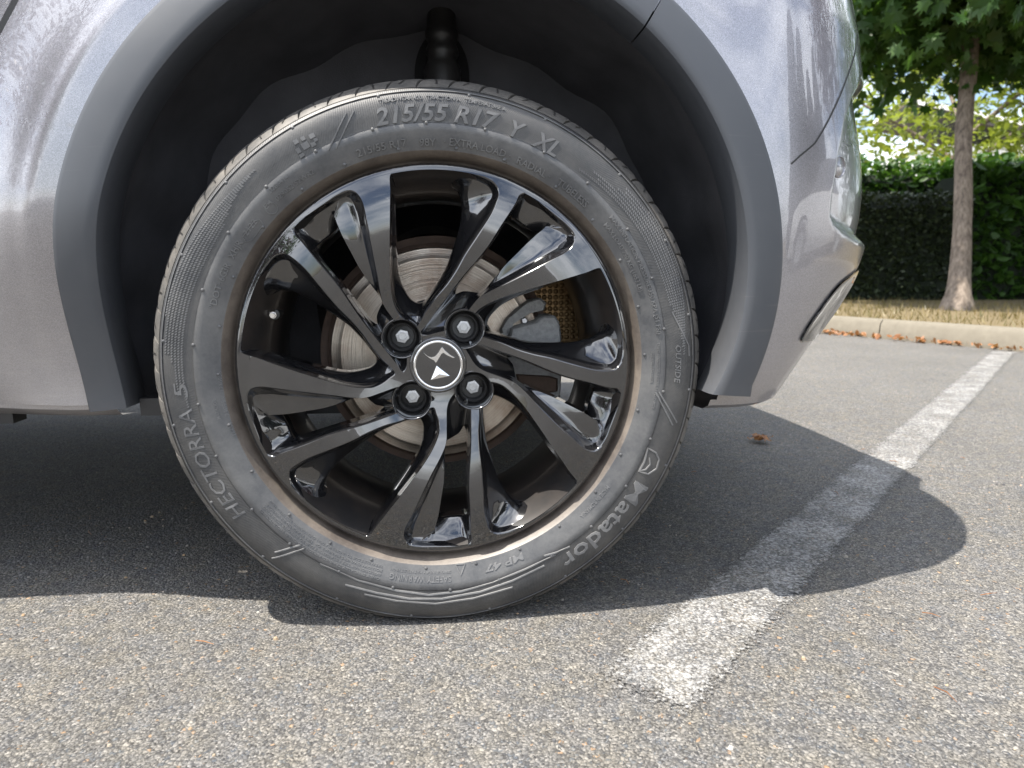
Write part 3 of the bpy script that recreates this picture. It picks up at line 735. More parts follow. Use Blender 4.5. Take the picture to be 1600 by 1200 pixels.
outline('tyre_emblem', [(423.6 + 9 * math.cos(t), 325 + 9 * math.sin(t)) for t in np.linspace(0, 2 * math.pi, 16, endpoint=False)], 1.0)
outline('tyre_emblem', [(383, 378), (379, 370), (397, 345), (405, 343), (410, 350), (393, 374)], 1.0)
outline('tyre_emblem', [(727, 884), (712, 885), (720, 899)], 1.0)
outline('tyre_emblem', [(1012, 700), (1024, 707), (1029, 718), (1025, 732), (1012, 740), (998, 736), (1006, 722)], 1.6)
outline('tyre_emblem', [(998, 735), (1008, 733), (1015, 725), (1014, 714)], 1.3, closed=False)
# diagonal panel edges
for pl_ in ([(553, 174), (525, 233)], [(541, 177), (513, 236)], [(1029, 612), (1057, 660)], [(1024, 612), (1050, 664)], [(470, 851), (430, 862)], [(476, 857), (425, 872)], [(850, 868), (870, 862), (890, 853)], [(868, 866), (820, 888), (770, 908), (720, 921), (670, 926), (620, 920), (560, 905), (500, 880)], [(850, 882), (800, 905), (750, 921), (690, 931), (640, 931), (590, 923), (540, 911)], [(800, 914), (740, 930), (680, 938), (620, 934), (570, 925)], [(1049, 487), (1076, 540), (1077, 556)]):
    outline('sidewall_panel_edge', pl_, 1.5, .0009, False, dense=6)
# small block figure emblem
mb = MB()
for (u, v, w, h) in [(463, 222, 8, 7), (474, 217, 7, 6), (488, 213, 9, 7), (467, 236, 7, 8), (478, 228, 12, 10), (490, 226, 8, 6), (494, 219, 6, 5), (472, 243, 8, 5)]:
    r, t = polar(u, v); q = []
    for (dr, dt) in ((-1, -1), (-1, 1), (1, 1), (1, -1)): q.append((r + dr * h * .00034, t + dt * w * .00034 / r))
    a = len(mb.v)
    mb.add([(rr_ * math.cos(tt), sw_y(rr_) - .0010, rr_ * math.sin(tt)) for rr_, tt in q] + [(rr_ * math.cos(tt), sw_y(rr_) + .0004, rr_ * math.sin(tt)) for rr_, tt in q], [(0, 1, 2, 3), (0, 4, 5, 1), (1, 5, 6, 2), (2, 6, 7, 3), (3, 7, 4, 0)])
deformed('tyre_emblem', mb, 'letter', wheel)

# ================================================================== CAR BODY
YC = .865                                   # car centre line
XW = -2.558                                 # front axle
XC = .36                                    # rear corner starts here
BY = .36                                    # corner depth in y
def trim_dist_base(): pass
# arch outlines in pixels (inner = opening edge, outer = where the trim meets the paint)
T_OUT = [(141, 632), (124, 592), (101, 525), (91, 450), (89, 375), (92, 311), (105, 232), (127, 157), (161, 94), (210, 37), (262, 0), (1049, 0), (1112, 64), (1161, 139), (1199, 225), (1216, 300), (1221, 375), (1219, 450), (1210, 512), (1176, 603)]
T_IN = [(208, 634), (195, 592), (176, 525), (165, 450), (165, 375), (171, 307), (187, 240), (217, 169), (259, 105), (311, 49), (386, 0), (940, 0), (1000, 49), (1056, 101), (1094, 157), (1124, 225), (1146, 300), (1156, 375), (1159, 450), (1150, 512), (1124, 580), (1105, 614)]
def arch_y(x, z):
    """y of the arch trim face"""
    left = sstep(.05, -.30, x)
    return -.022 + left * (.030 + .055 * sstep(.52, .26, z))
def px_trim(u, v):
    y = 0.0
    for _ in range(25):
        P = on_y(u, v, y); y = float(arch_y(P[0], P[2]))
    return P[0], P[2]
def polar_fit(px, deg):
    pts = [px_trim(*p) for p in px]; th = np.array([math.atan2(z - WZ, x) for x, z in pts]); th = np.where(th < -1.5, th + 2 * math.pi, th)
    r = np.array([math.hypot(x, z - WZ) for x, z in pts]); s_ = (th - math.pi / 2)
    o_ = np.argsort(s_); return np.polyfit(s_, r, deg), s_[o_], r[o_]
co_out, so_, ro_ = polar_fit(T_OUT, 6); co_in, si_, ri_ = polar_fit(T_IN, 6)
def r_out(t): s_ = np.clip(t - math.pi / 2, so_[0], so_[-1]); return np.polyval(co_out, s_)
def r_in(t): s_ = np.clip(t - math.pi / 2, si_[0], si_[-1]); return np.polyval(co_in, s_)
print('trim', [(round(math.degrees(t)), round(float(r_in(t)), 3), round(float(r_out(t)), 3)) for t in np.linspace(-.12, 3.26, 12)])

zs_tab = [.24, .27, .32, .40, .50, .60, .72, .85, .96, 1.02]
ZD = np.linspace(.20, 1.06, 430)
def smooth_tab(v):
    a = np.interp(ZD, zs_tab, v)
    k_ = np.exp(-(np.arange(-40, 41) / 17.0) ** 2); k_ /= k_.sum()
    return np.convolve(np.pad(a, 40, mode='reflect', reflect_type='odd'), k_, 'valid')
_BT = smooth_tab([.128, .098, .084, .070, .058, .050, .042, .034, .036, .060]); _RT = smooth_tab([.034, .002, -.009, -.0155, -.0180, -.0170, -.0095, .006, .026, .052])
def base_y(z): return np.interp(z, ZD, _BT)
def rear_y(z): return np.interp(z, ZD, _RT)
def side_y(x, z):
    x = np.asarray(x, float); z = np.asarray(z, float)
    k = sstep(-.10, .25, x)
    y = base_y(z) * (1 - k) + rear_y(z) * k
    for xa, mir in ((0.0, 1), (XW, -1)):
        xx = (x - xa) * mir
        t = np.arctan2(z - WZ, xx); t = np.where(t < -1.5, t + 2 * math.pi, t)
        dd_ = np.hypot(xx, z - WZ) - r_out(t)
        tgt = arch_y(xx, z) + .0045
        near = np.exp(-(np.maximum(dd_ - .027, 0) / .085) ** 2)
        near2 = np.where(dd_ < .30, near, 0)
        y = y * (1 - near2) + np.minimum(y, tgt + .004) * near2
        step_ = sstep(.046, .024, dd_) * np.where(dd_ < .2, 1, 0)
        y = y - .0035 * step_
    bb = sstep(.24, XC, x)
    return y * (1 - bb) + rear_y(z) * bb
# rear outline from the photograph's silhouette
SIL = [(1338, -60), (1339, 0), (1345, 60), (1344, 112), (1349, 161), (1369, 221), (1373, 262), (1370, 319), (1360, 375), (1343, 426), (1311, 482), (1277, 527), (1229, 580), (1202, 599)]
PHI = np.linspace(0, math.pi / 2, 40)
def corner_pts(xr, z, n=PHI):
    s_ = float(side_y(XC, z)); e = 2.25
    cx_, sx_ = np.cos(n), np.sin(n)
    return np.stack([XC + (xr - XC) * sx_ ** (2 / e), s_ + BY - BY * cx_ ** (2 / e), np.full(len(n), z)], 1)
zsamp = np.linspace(.26, .95, 24); XR = []
silv = np.array([p[1] for p in SIL], float); silu = np.array([p[0] for p in SIL], float)
for z in zsamp:
    lo, hi = XC + .02, 1.0
    for _ in range(40):
        mid = (lo + hi) / 2; u, v = project(corner_pts(mid, z)); i = int(np.argmax(u)); tgt = np.interp(v[i], silv, silu)
        if u[i] > tgt: hi = mid
        else: lo = mid
    XR.append((lo + hi) / 2)
XR = np.array(XR); XR = np.convolve(np.pad(XR, 2, mode='edge'), np.ones(5) / 5, 'valid')
print('XR', XR.round(3))
def xr(z): return float(np.interp(z, zsamp, XR)) - .27 * max(0.0, z - .73)
def front_x(z): return XW - .80 + .0 + .10 * max(0, .45 - z) + .25 * sstep(.75, 1.05, z)

# feature regions on the bumper, as (phi, z) painted from pixels
NPH, NZG = 260, 280
phis_f = np.linspace(0, math.pi / 2, NPH); zg_f = np.linspace(.26, .95, NZG)
GR = np.array([[c_ for c_ in corner_pts(xr(z), z, phis_f)] for z in zg_f]); GU, GVv = project(GR.reshape(-1, 3)); GU = GU.reshape(NZG, NPH); GVv = GVv.reshape(NZG, NPH)
GVIS = np.zeros((NZG, NPH), bool)
for i in range(NZG): GVIS[i, :int(np.argmax(GU[i])) + 1] = True
def px_corner(u, v):
    d_ = (GU - u) ** 2 + (GVv - v) ** 2; d_[~GVIS] = 1e9; i, j = np.unravel_index(np.argmin(d_), d_.shape)
    return phis_f[j], zg_f[i]
REC = [px_corner(*p) for p in [(1345, 118), (1330, 150), (1320, 185), (1310, 240), (1300, 300), (1297, 335), (1303, 352), (1318, 366), (1335, 376), (1350, 384)]]
REC_PHI = np.array([p for p, z in REC]); REC_Z = np.array([z for p, z in REC])
SLOT = np.array([px_corner(*p) for p in [(1340, 428), (1322, 434), (1308, 446), (1290, 470), (1270, 497), (1256, 518), (1250, 530), (1258, 533), (1275, 527), (1287, 518), (1300, 500), (1318, 472), (1334, 444)]])
RECP = np.array(REC[:1] + REC + [(REC[-1][0] + .25, REC[-1][1] - .004), (1.5, REC[-1][1]), (1.5, REC[0][1] + .004)])[1:]
print('REC', REC, 'SLOT', SLOT.round(2).tolist())
def seg_dist(p, poly, sc):
    best = 9
    for i in range(len(poly)):
        a = poly[i] * sc; b_ = poly[(i + 1) % len(poly)] * sc; q = p * sc; ab = b_ - a; t = np.clip(((q - a) @ ab) / (ab @ ab + 1e-12), 0, 1); best = min(best, np.linalg.norm(q - a - ab * t))
    return best
SC = np.array([.45, 1.0])
def bumper_disp(phi, z):
    """inward offset on the bumper corner: sunken panel and slot"""
    dsp = 0.0
    if inpoly(phi, z, RECP): dsp = .017 * float(sstep(0, .020, seg_dist(np.array([phi, z]), RECP, SC)))
    p = np.array([phi, z])
    if inpoly(phi, z, SLOT):
        dsp = max(dsp, .022 * float(sstep(0, .010, seg_dist(p, SLOT, SC))))
    return dsp

# body sheet: columns run from the front centre round the side to the rear centre
def body_columns():
    cols = []
    for k in np.linspace(0, 1, 10)[:-1]: cols.append(('fc', k))                      # front centre to corner
    for k in np.linspace(0, math.pi / 2, 14)[:-1]: cols.append(('fq', k))
    xs = list(np.arange(XW - .30, -.75, .05)) + list(np.arange(-.75, XC, .0065))
    for x in xs: cols.append(('s', x))
    for k in np.linspace(0, math.pi / 2, 170): cols.append(('rq', k))
    for k in np.linspace(0, 1, 14)[1:]: cols.append(('rc', k))
    return cols
def body_point(c, z, mirror=False):
    kind, k = c
    fx = front_x(z); fs = XW - .30
    if kind == 's': p = (k, float(side_y(k, z)))
    elif kind == 'rq':
        ys_ = float(side_y(XC, z)); e = 2.25; x_r = xr(z)
        cs, sn = math.cos(k) ** (2 / e), math.sin(k) ** (2 / e)
        x, y = XC + (x_r - XC) * sn, ys_ + BY - BY * cs
        dsp = bumper_disp(k, z) if not mirror else 0
        p = (x - dsp * math.sin(k), y + dsp * math.cos(k))
    elif kind == 'rc':
        ys_ = float(side_y(XC, z)) + BY; p = (xr(z) + .05 * math.sin(k * math.pi / 2), ys_ + (YC - ys_) * k)
    elif kind == 'fq':
        ys_ = float(side_y(fs, z)); cs, sn = math.cos(k) ** .9, math.sin(k) ** .9
        p = (fx + .04 + (fs - fx - .04) * sn, ys_ + .42 * cs)
    else:
        ys_ = float(side_y(fs, z)) + .42; p = (fx + .04 * math.sin(k * math.pi / 2) ** 2, YC + (ys_ - YC) * k)
    return (p[0], 2 * YC - p[1] if mirror else p[1], z)
ZB = list(np.arange(.268, .80, .0046)) + [.80, .83, .87, .91, .945, .97, .985]
def in_arch(x, z, grow=.026):
    for xa, mir in ((0.0, 1), (XW, -1)):
        xx = (x - xa) * mir; t = math.atan2(z - WZ, xx); t = t + 2 * math.pi if t < -1.5 else t
        if math.hypot(xx, z - WZ) < float(r_in(t)) + grow and abs(xx) < .5: return True
    return False
# vectorised sampling of the straight side for speed
def build_body():
    cols = body_columns(); nz = len(ZB); nc = len(cols)
    for mirror in (False, True):
        V = np.zeros((nc, nz, 3)); 
        cc = cols if not mirror else [c for i, c in enumerate(cols) if c[0] in ('fc', 'rc') or i % 5 == 0 or (c[0] == 'rq' and c[1] > math.pi / 2 - 1e-6) ]
        zz = ZB if not mirror else ZB[::4] + ([ZB[-1]] if ZB[::4][-1] != ZB[-1] else [])
        V = np.zeros((len(cc), len(zz), 3))
        sx_i = [i for i, c in enumerate(cc) if c[0] == 's']; xs = np.array([cc[i][1] for i in sx_i])
        for k, z in enumerate(zz):
            ys_ = side_y(xs, np.full(len(xs), z))
            for i, x, y in zip(sx_i, xs, ys_): V[i, k] = (x, 2 * YC - y if mirror else y, z)
            for i, c in enumerate(cc):
                if c[0] != 's': V[i, k] = body_point(c, z, mirror)
        n2 = len(zz)
        seam_a = next(i for i, c in enumerate(cc) if c[0] == 'rq' and c[1] > .52)
        def emit(name, fsel, mat):
            faces = []
            for i in range(len(cc) - 1):
                for k in range(n2 - 1):
                    c_ = (V[i, k] + V[i + 1, k] + V[i, k + 1] + V[i + 1, k + 1]) / 4
                    if cc[i][0] in ('s', 'fq') and in_arch(c_[0], c_[2]): continue
                    if not fsel(i, k, c_): continue
                    q_ = (i * n2 + k, (i + 1) * n2 + k, (i + 1) * n2 + k + 1, i * n2 + k + 1)
                    faces.append(q_ if not mirror else q_[::-1])
            o = mesh_obj(name, V.reshape(-1, 3), faces, mat, car, True)
            bm = bmesh.new(); bm.from_mesh(o.data); bmesh.ops.delete(bm, geom=[v for v in bm.verts if not v.link_faces], context='VERTS'); bm.to_mesh(o.data); bm.free()
            return o
        emit('quarter_panel', lambda i, k, c_: c_[0] > door_x(c_[2]), 'paint')
        emit('door_panel', lambda i, k, c_: -2.0 < c_[0] <= door_x(c_[2]), 'paint')
        emit('front_wing', lambda i, k, c_: c_[0] <= -2.0, 'paint')
_d1 = on_y(19, 0, .03); _d2 = on_y(-4, 62, .04); _dk = (_d1[0] - _d2[0]) / (_d1[2] - _d2[2])
def door_x(z): return _d1[0] + _dk * (z - _d1[2]) if z > .62 else _d1[0] + _dk * (.62 - _d1[2]) - .35 * _dk * (.62 - z) ** 1.0
build_body()
def seam(name, pts, w):
    n = len(pts); v_ = []
    for i, p in enumerate(pts):
        a = Vector(pts[max(i - 1, 0)]); c = Vector(pts[min(i + 1, n - 1)]); t = (c - a).normalized(); out = Vector((0, -1, 0)) if len(p) == 3 else Vector((0, -1, 0))
        sd_ = t.cross(out).normalized()
        for s_ in (-1, 1): v_.append(Vector(p) + sd_ * s_ * w / 2 + out * .0006)
    return mesh_obj(name, v_, [(2 * i, 2 * i + 1, 2 * i + 3, 2 * i + 2) for i in range(n - 1)], 'plastic', car, False)
seam('door_gap', [(door_x(z), float(side_y(door_x(z), z)), z) for z in np.linspace(.275, .97, 60)], .0062)
# greenhouse and bonnet
def shell(name, sections, mat, parent):
    mb = MB(); n = len(sections[0])
    v_ = [p for s_ in sections for p in s_]
    f_ = [(i * n + k, i * n + k + 1, (i + 1) * n + k + 1, (i + 1) * n + k) for i in range(len(sections) - 1) for k in range(n - 1)]
    mb.add(v_, f_); return mb.build(name, mat, parent, sharp=40)
def roof_sec(x, zt, w0, w1, zb=.975):
    prof = []
    for t in np.linspace(0, 1, 25):
        a = math.pi * t; s_ = -math.cos(a); hgt = math.sin(a) ** .45
        wdt = w0 + (w1 - w0) * hgt
        prof.append((x, YC + s_ ** 1 * wdt if abs(s_) < 1 else YC + s_ * w0, zb + (zt - zb) * hgt))
    return prof
shell('cabin_glass', [roof_sec(x, zt, w0_, min(.66, w0_ - .06)) for x, zt, w0_ in ((.60, .98, .50), (.50, 1.16, .62), (.36, 1.36, .74), (.10, 1.46, .80), (-.5, 1.50, .80), (-1.1, 1.49, .80), (-1.55, 1.38, .80), (-1.95, 1.14, .80), (-2.25, .98, .80))], 'glass', car)
def roof_panel():
    secs = []
    for x, zt in ((.43, 1.335), (.28, 1.425), (.05, 1.490), (-.5, 1.520), (-1.1, 1.510), (-1.45, 1.450)):
        secs.append([(x - (.10 * abs(s_) ** 4 if x > .2 else 0), YC + s_ * .66, zt - .05 * abs(s_) ** 3) for s_ in np.linspace(-1, 1, 17)])
    shell('roof', secs, 'paint', car)
roof_panel()
shell('bonnet', [[(x, YC + s_ * w, z - .06 * abs(s_) ** 2.5) for s_ in np.linspace(-1, 1, 17)] for x, z, w in ((-1.95, 1.06, .80), (-2.4, 1.03, .80), (-2.9, .99, .78), (-3.15, .94, .70))], 'paint', car)
shell('tailgate', [[(x - .22 * abs(s_) ** 3, YC + s_ * .78, z) for s_ in np.linspace(-1, 1, 17)] for x, z in ((.62, .96), (.58, 1.0), (.52, 1.14), (.47, 1.20))], 'paint', car)
shell('shoulder_deck', [[(x, YC + s_ * w_, .984 + .008 * (1 - s_ * s_)) for s_ in np.linspace(-1, 1, 9)] for x, w_ in ((.60, .45), (.52, .62), (.36, .76), (.2, .81), (-.6, .815), (-1.4, .815), (-2.2, .815))], 'paint', car)
# underbody, rear bumper underside, sill
mb = MB()
mb.box((-1.32, YC, .268), (2.0, 1.2, .03)); mb.box((.50, YC + .05, .30), (.22, 1.1, .10)); mb.box((-.0, YC, .30), (.5, .72, .12)); mb.box((-2.6, YC, .3), (1.0, .9, .16))
mb.build('underbody', 'plastic', car, False)
def sill():
    xs = np.linspace(-1.9, -.395, 30); prof = [(0, .275), (.004, .262), (.018, .252), (.05, .248), (.12, .235)]
    for mir in (False, True):
        mb = MB(); v_ = []
        for x in xs:
            y0 = float(side_y(x, .272))
            for dy, z in prof: y = y0 + dy; v_.append((x, 2 * YC - y if mir else y, z))
        n = len(prof); mb.add(v_, [(i * n + k, i * n + k + 1, (i + 1) * n + k + 1, (i + 1) * n + k) for i in range(len(xs) - 1) for k in range(n - 1)])
        mb.build('sill', 'paint', car)
sill()
for c_, sz_ in (((-.345, .105, .262), (.052, .05, .022)), ((-.565, .13, .249), (.05, .03, .022))):
    mb = MB(); mb.box(c_, sz_); mb.build('sill_bracket', 'plastic', car, False)
# bumper lower skirt
def skirt():
    mb = MB(); v_ = []; n = 0
    cols = [('s', x) for x in np.linspace(.34, XC - .005, 4)] + [('rq', k) for k in np.linspace(0, math.pi / 2, 30)] + [('rc', k) for k in (.3, .6, 1)]
    for c in cols:
        p = np.array(body_point(c, .268)); inn = np.array([.12, YC, .268]) - p; inn /= np.linalg.norm(inn)
        for a, z in ((0, .270), (.004, .262), (.016, .256), (.09, .258), (.3, .27)): q = p + inn * a; v_.append((q[0], q[1], z))
    n = 5; mb.add(v_, [(i * n + k, i * n + k + 1, (i + 1) * n + k + 1, (i + 1) * n + k) for i in range(len(cols) - 1) for k in range(n - 1)])
    mb.build('bumper_skirt', 'paint', car)
skirt()
sm_px = [(1338, -40), (1340, 30), (1336, 80), (1322, 125), (1303, 170), (1287, 204), (1272, 224), (1250, 243), (1236, 256)]
sm = []
for u_, v2_ in sm_px:
    ph_, z_ = px_corner(u_, v2_); sm.append((ph_, z_))
sm = np.array(sm); tq = np.linspace(0, len(sm) - 1, 60); sm = np.stack([np.interp(tq, range(len(sm)), sm[:, 0]), np.interp(tq, range(len(sm)), sm[:, 1])], 1)
def seam_pt(phi, z, off):
    p_ = Vector(body_point(('rq', float(phi)), float(z))); return p_ + Vector((math.sin(phi), -math.cos(phi), 0)) * off
v_ = []
for i in range(len(sm)):
    a_, c_ = seam_pt(*sm[max(i - 1, 0)], .0005), seam_pt(*sm[min(i + 1, len(sm) - 1)], .0005); o_ = Vector((math.sin(sm[i][0]), -math.cos(sm[i][0]), 0)); sd_ = (c_ - a_).cross(o_).normalized()
    for q_ in (-1, 1): v_.append(seam_pt(*sm[i], .0005) + sd_ * q_ * .0011)
mesh_obj('bumper_seam', v_, [(2 * i, 2 * i + 1, 2 * i + 3, 2 * i + 2) for i in range(len(sm) - 1)], 'plastic', car, False)
# slot insert (gloss black) laid in the recess of the bumper
def corner_surface(phi, z, off=0.0):
    p = body_point(('rq', phi), z); e = 1e-3; d0 = bumper_disp(phi, z)
    q = Vector(p); nvec = Vector((math.sin(phi), -math.cos(phi), 0)); return q + nvec * (off)
def slot_insert():
    c = SLOT.mean(0); rings = [1.0, .93, .7, .35, .02]; v_ = []
    S = cr_closed(SLOT, 5); n = len(S)
    for rg_ in rings:
        for s_ in S:
            phi, z = c + (s_ - c) * rg_; ys_ = float(side_y(XC, z)); e = 2.25
            base = Vector((XC + (xr(z) - XC) * max(math.sin(phi), 0) ** (2 / e), ys_ + BY - BY * max(math.cos(phi), 0) ** (2 / e), z))
            nv = Vector((math.sin(phi), -math.cos(phi), 0)); off = .0030 if rg_ == 1 else (.0035 if rg_ == .93 else .0005 - .004 * (1 - rg_))
            v_.append(base + nv * off)
    f_ = [(a * n + i, a * n + (i + 1) % n, (a + 1) * n + (i + 1) % n, (a + 1) * n + i) for a in range(len(rings) - 1) for i in range(n)] + [tuple(range((len(rings) - 1) * n, len(rings) * n))]
    mesh_obj('bumper_slot_trim', v_, f_, 'glass', car, True, 50)
slot_insert()
# parking sensor
ph, zz = px_corner(1330, 257); sc_ = corner_surface(ph, zz, 0); nv = Vector((math.sin(ph), -math.cos(ph), 0)).normalized()
mb = MB(); k = 0; q = nv.to_track_quat('Z', 'Y').to_matrix(); v_ = []; rings = [(.0135, -.002), (.0135, .0015), (.0125, .0022), (.0118, .0008), (.011, .0012), (.0001, .0016)]
for r_, h_ in rings:
    for j in range(24): t = 2 * math.pi * j / 24; v_.append(sc_ + q @ Vector((r_ * math.cos(t), r_ * math.sin(t), h_)))
mb.add(v_, [(a * 24 + j, a * 24 + (j + 1) % 24, (a + 1) * 24 + (j + 1) % 24, (a + 1) * 24 + j) for a in range(len(rings) - 1) for j in range(24)]); mb.build('parking_sensor', 'paint', car, sharp=40)

# wheel arch trim
def trim(xa, mirx, miry, th0, th1, name='wheel_arch_trim'):
    n = 150; v_ = []
    sec = [(1.0, .0065), (1.0, .0012), (.985, .0004), (.90, -.0014), (.62, -.0060), (.30, -.0096), (.13, -.0106), (.05, -.0090), (.01, -.0040), (-.01, .004), (-.03, .040), (.06, .046)]
    for i in range(n + 1):
        t = th0 + (th1 - th0) * i / n; ri, ro = float(r_in(t)), float(r_out(t))
        for f_, dy in sec:
            r = ri + (ro - ri) * f_; x, z = r * math.cos(t), WZ + r * math.sin(t)
            if f_ > .05 or True:
                y = float(arch_y(x, z)) + dy
            v_.append((xa + mirx * x, y if not miry else 2 * YC - y, z))
    k = len(sec); f_ = [(i * k + j, i * k + j + 1, (i + 1) * k + j + 1, (i + 1) * k + j) for i in range(n) for j in range(k - 1)]
    f_ += [tuple(range(k)), tuple(n * k + j for j in range(k))]
    return mesh_obj(name, v_, f_, 'trim', car, True, 42)
tl, tr = float(max(si_[-1], so_[-1])) + math.pi / 2, float(min(si_[0], so_[0])) + math.pi / 2
split = R(58.5)
trim(0, 1, False, tr, split - .0022); trim(0, 1, False, split + .0022, tl)
trim(XW, -1, False, tr, tl); trim(0, 1, True, tr, tl); trim(XW, -1, True, tr, tl)
# liner
def liner(xa, mirx, miry):
    n = 90; v_ = []; sec = [(.002, .042), (.010, .06), (.020, .12), (.012, .20), (-.004, .27), (-.05, .275), (-.20, .278)]
    a0, a1 = tr - .03, tl + .03
    for i in range(n + 1):
        t = a0 + (a1 - a0) * i / n; ri = float(r_in(t)); wob = .006 * math.sin(t * 9) + .004 * math.sin(t * 21 + 1)
        for k, (dr, y) in enumerate(sec):
            r = ri + dr + (wob if 1 < k < 5 else 0); x = r * math.cos(t); z = WZ + r * math.sin(t); yy = float(arch_y(x, z)) + y if k < 2 else y + .5 * max(0, float(arch_y(x, z)))
            v_.append((xa + mirx * x, yy if not miry else 2 * YC - yy, z))
    k = len(sec); f_ = [(i * k + j, i * k + j + 1, (i + 1) * k + j + 1, (i + 1) * k + j) for i in range(n) for j in range(k - 1)]
    mesh_obj('arch_liner', v_, f_, 'liner', car, True, 60)
for a in ((0, 1, False), (XW, -1, False), (0, 1, True), (XW, -1, True)): liner(*a)
# strut with ribbed boot; a flat near-black plate behind it paints the recess shade
p = on_y(691, 96, .235); mb = MB(); v_ = []
prof = [(.020, .02), (.021, -.003), (.0235, -.006), (.0225, -.016), (.0195, -.022), (.0225, -.028), (.0235, -.036), (.0205, -.043), (.0235, -.050), (.026, -.058), (.026, -.11), (.022, -.20)]
for r_, dz in prof:
    for j in range(24): t = 2 * math.pi * j / 24; v_.append((p[0] + r_ * math.cos(t), .235 + r_ * math.sin(t), p[2] + .045 + dz))
mb.add(v_, [(a * 24 + j, a * 24 + (j + 1) % 24, (a + 1) * 24 + (j + 1) % 24, (a + 1) * 24 + j) for a in range(len(prof) - 1) for j in range(24)]); mb.build('damper_boot', 'plastic', car, sharp=60)
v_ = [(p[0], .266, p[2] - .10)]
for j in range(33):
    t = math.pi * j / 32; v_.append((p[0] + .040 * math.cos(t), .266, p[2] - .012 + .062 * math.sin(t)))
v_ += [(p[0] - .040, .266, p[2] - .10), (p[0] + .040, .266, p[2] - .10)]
mesh_obj('damper_well_shade', v_[1:], [tuple(range(len(v_) - 1))], 'well', car, False)
mb = MB(); mb.box((.02, .50, .26), (.07, .9, .05)); mb.box((-.22, .22, .25), (.3, .04, .05)); mb.build('rear_axle', 'plastic', car, False)
# other wheels: plain copies of tyre and rim
for (x, y, flip) in ((XW, 0, False), (0, 2 * YC, True), (XW, 2 * YC, True)):
    w2 = empty('wheel', (x, y, WZ), car)
    if flip: w2.rotation_euler = (0, 0, math.pi)
    for ch in [c for c in wheel.children if c.name.split('.')[0] in ('rim_face', 'spoke_scoop', 'spoke_ledge', 'rim_lip', 'rim_barrel', 'rim_protector_band', 'tyre_bead_wall', 'tyre_sidewall', 'tyre_carcass', 'hub_back', 'bolt_pocket', 'centre_cap', 'cap_disc', 'cap_ring', 'brake_disc')]:
        c2 = ch.copy(); COL.objects.link(c2); c2.parent = w2

# ================================================================== VEGETATION
def leaf_mat(name, c1, c2, trans=.35):
    m, nt, b = new_mat(name, c1, .45, 0, 0, .1, .4); M[name] = m
    oi = nd(nt, 'ShaderNodeNewGeometry')
    f = noise(nt, oi.outputs['Position'], 7, 3)
    ri = oi.outputs['Random Per Island']
    c = mixc(nt, ri, c1, c2); setc(nt, b, mixc(nt, math_n(nt, 'MULTIPLY', f, .5), c, tuple(a * .6 for a in c1)))
    tr_ = nd(nt, 'ShaderNodeBsdfTranslucent'); nt.links.new(mixc(nt, .5, c, (c2[0] * 1.6, c2[1] * 1.7, c2[2] * .8)), tr_.inputs[0])
    mx = nd(nt, 'ShaderNodeMixShader'); mx.inputs[0].default_value = trans
    nt.links.new(b.outputs[0], mx.inputs[1]); nt.links.new(tr_.outputs[0], mx.inputs[2])
    nt.links.new(mx.outputs[0], nt.nodes['Material Output'].inputs[0])
    return m
leaf_mat('maple_leaf', (.025, .066, .014), (.07, .14, .026), .4)
leaf_mat('hedge_leaf', (.016, .026, .010), (.042, .058, .022), .15)
leaf_mat('laurel_leaf', (.018, .05, .012), (.07, .15, .022), .35)
leaf_mat('yellow_leaf', (.09, .14, .022), (.24, .27, .05), .5)
leaf_mat('cypress_leaf', (.010, .022, .012), (.022, .040, .018), .05)
leaf_mat('plum_leaf', (.045, .016, .020), (.085, .030, .035), .2)
leaf_mat('dry_leaf', (.22, .09, .035), (.40, .20, .09), .2)
leaf_mat('dry_grass', (.09, .085, .026), (.27, .20, .09), .2)
m, nt, b = new_mat('tree_bark', (.2, .17, .14), .9); M['bark'] = m
co = pos_coord(nt); mp = nd(nt, 'ShaderNodeMapping'); mp.inputs['Scale'].default_value = (1, 1, .35); nt.links.new(co, mp.inputs[0])
n1 = noise(nt, mp.outputs[0], 30, 6, .7); setc(nt, b, mixc(nt, ramp(nt, n1, [(.35, 0.0), (.65, 1.0)]), (.085, .065, .05), (.27, .22, .175))); bump(nt, b, n1, .7, .012)
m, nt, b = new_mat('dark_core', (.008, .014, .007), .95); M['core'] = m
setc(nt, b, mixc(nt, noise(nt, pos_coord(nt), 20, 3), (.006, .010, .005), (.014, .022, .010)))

MAPLE = [(0, -.5), (.10, -.18), (.38, -.30), (.30, -.10), (.52, .05), (.28, .10), (.34, .34), (.12, .22), (0, .55), (-.12, .22), (-.34, .34), (-.28, .10), (-.52, .05), (-.30, -.10), (-.38, -.30), (-.10, -.18)]
OVAL = [(0, -.5), (.22, -.2), (.25, .1), (0, .5), (-.25, .1), (-.22, -.2)]
def leaves(P, size, shape, tilt=1.0, down=0.0, szv=.4):
    """P: n x 3 positions -> verts, faces (each leaf a small folded polygon)"""
    n = len(P); S = np.array(shape); k = len(S)
    ax = rng.normal(size=(n, 3)); ax[:, 2] = np.abs(ax[:, 2]) * 1.2 + .4; ax /= np.linalg.norm(ax, axis=1)[:, None]
    t = rng.normal(size=(n, 3)); t -= (t * ax).sum(1)[:, None] * ax; t[:, 2] -= down; t /= np.linalg.norm(t, axis=1)[:, None]
    bt = np.cross(ax, t); sz = size * (1 + szv * (rng.random(n) - .5) * 2)
    V = P[:, None, :] + (S[None, :, 0:1] * bt[:, None, :] + S[None, :, 1:2] * t[:, None, :] - .25 * np.abs(S[None, :, 0:1]) * ax[:, None, :]) * sz[:, None, None]
    return V.reshape(-1, 3), [tuple(range(i * k, i * k + k)) for i in range(n)]
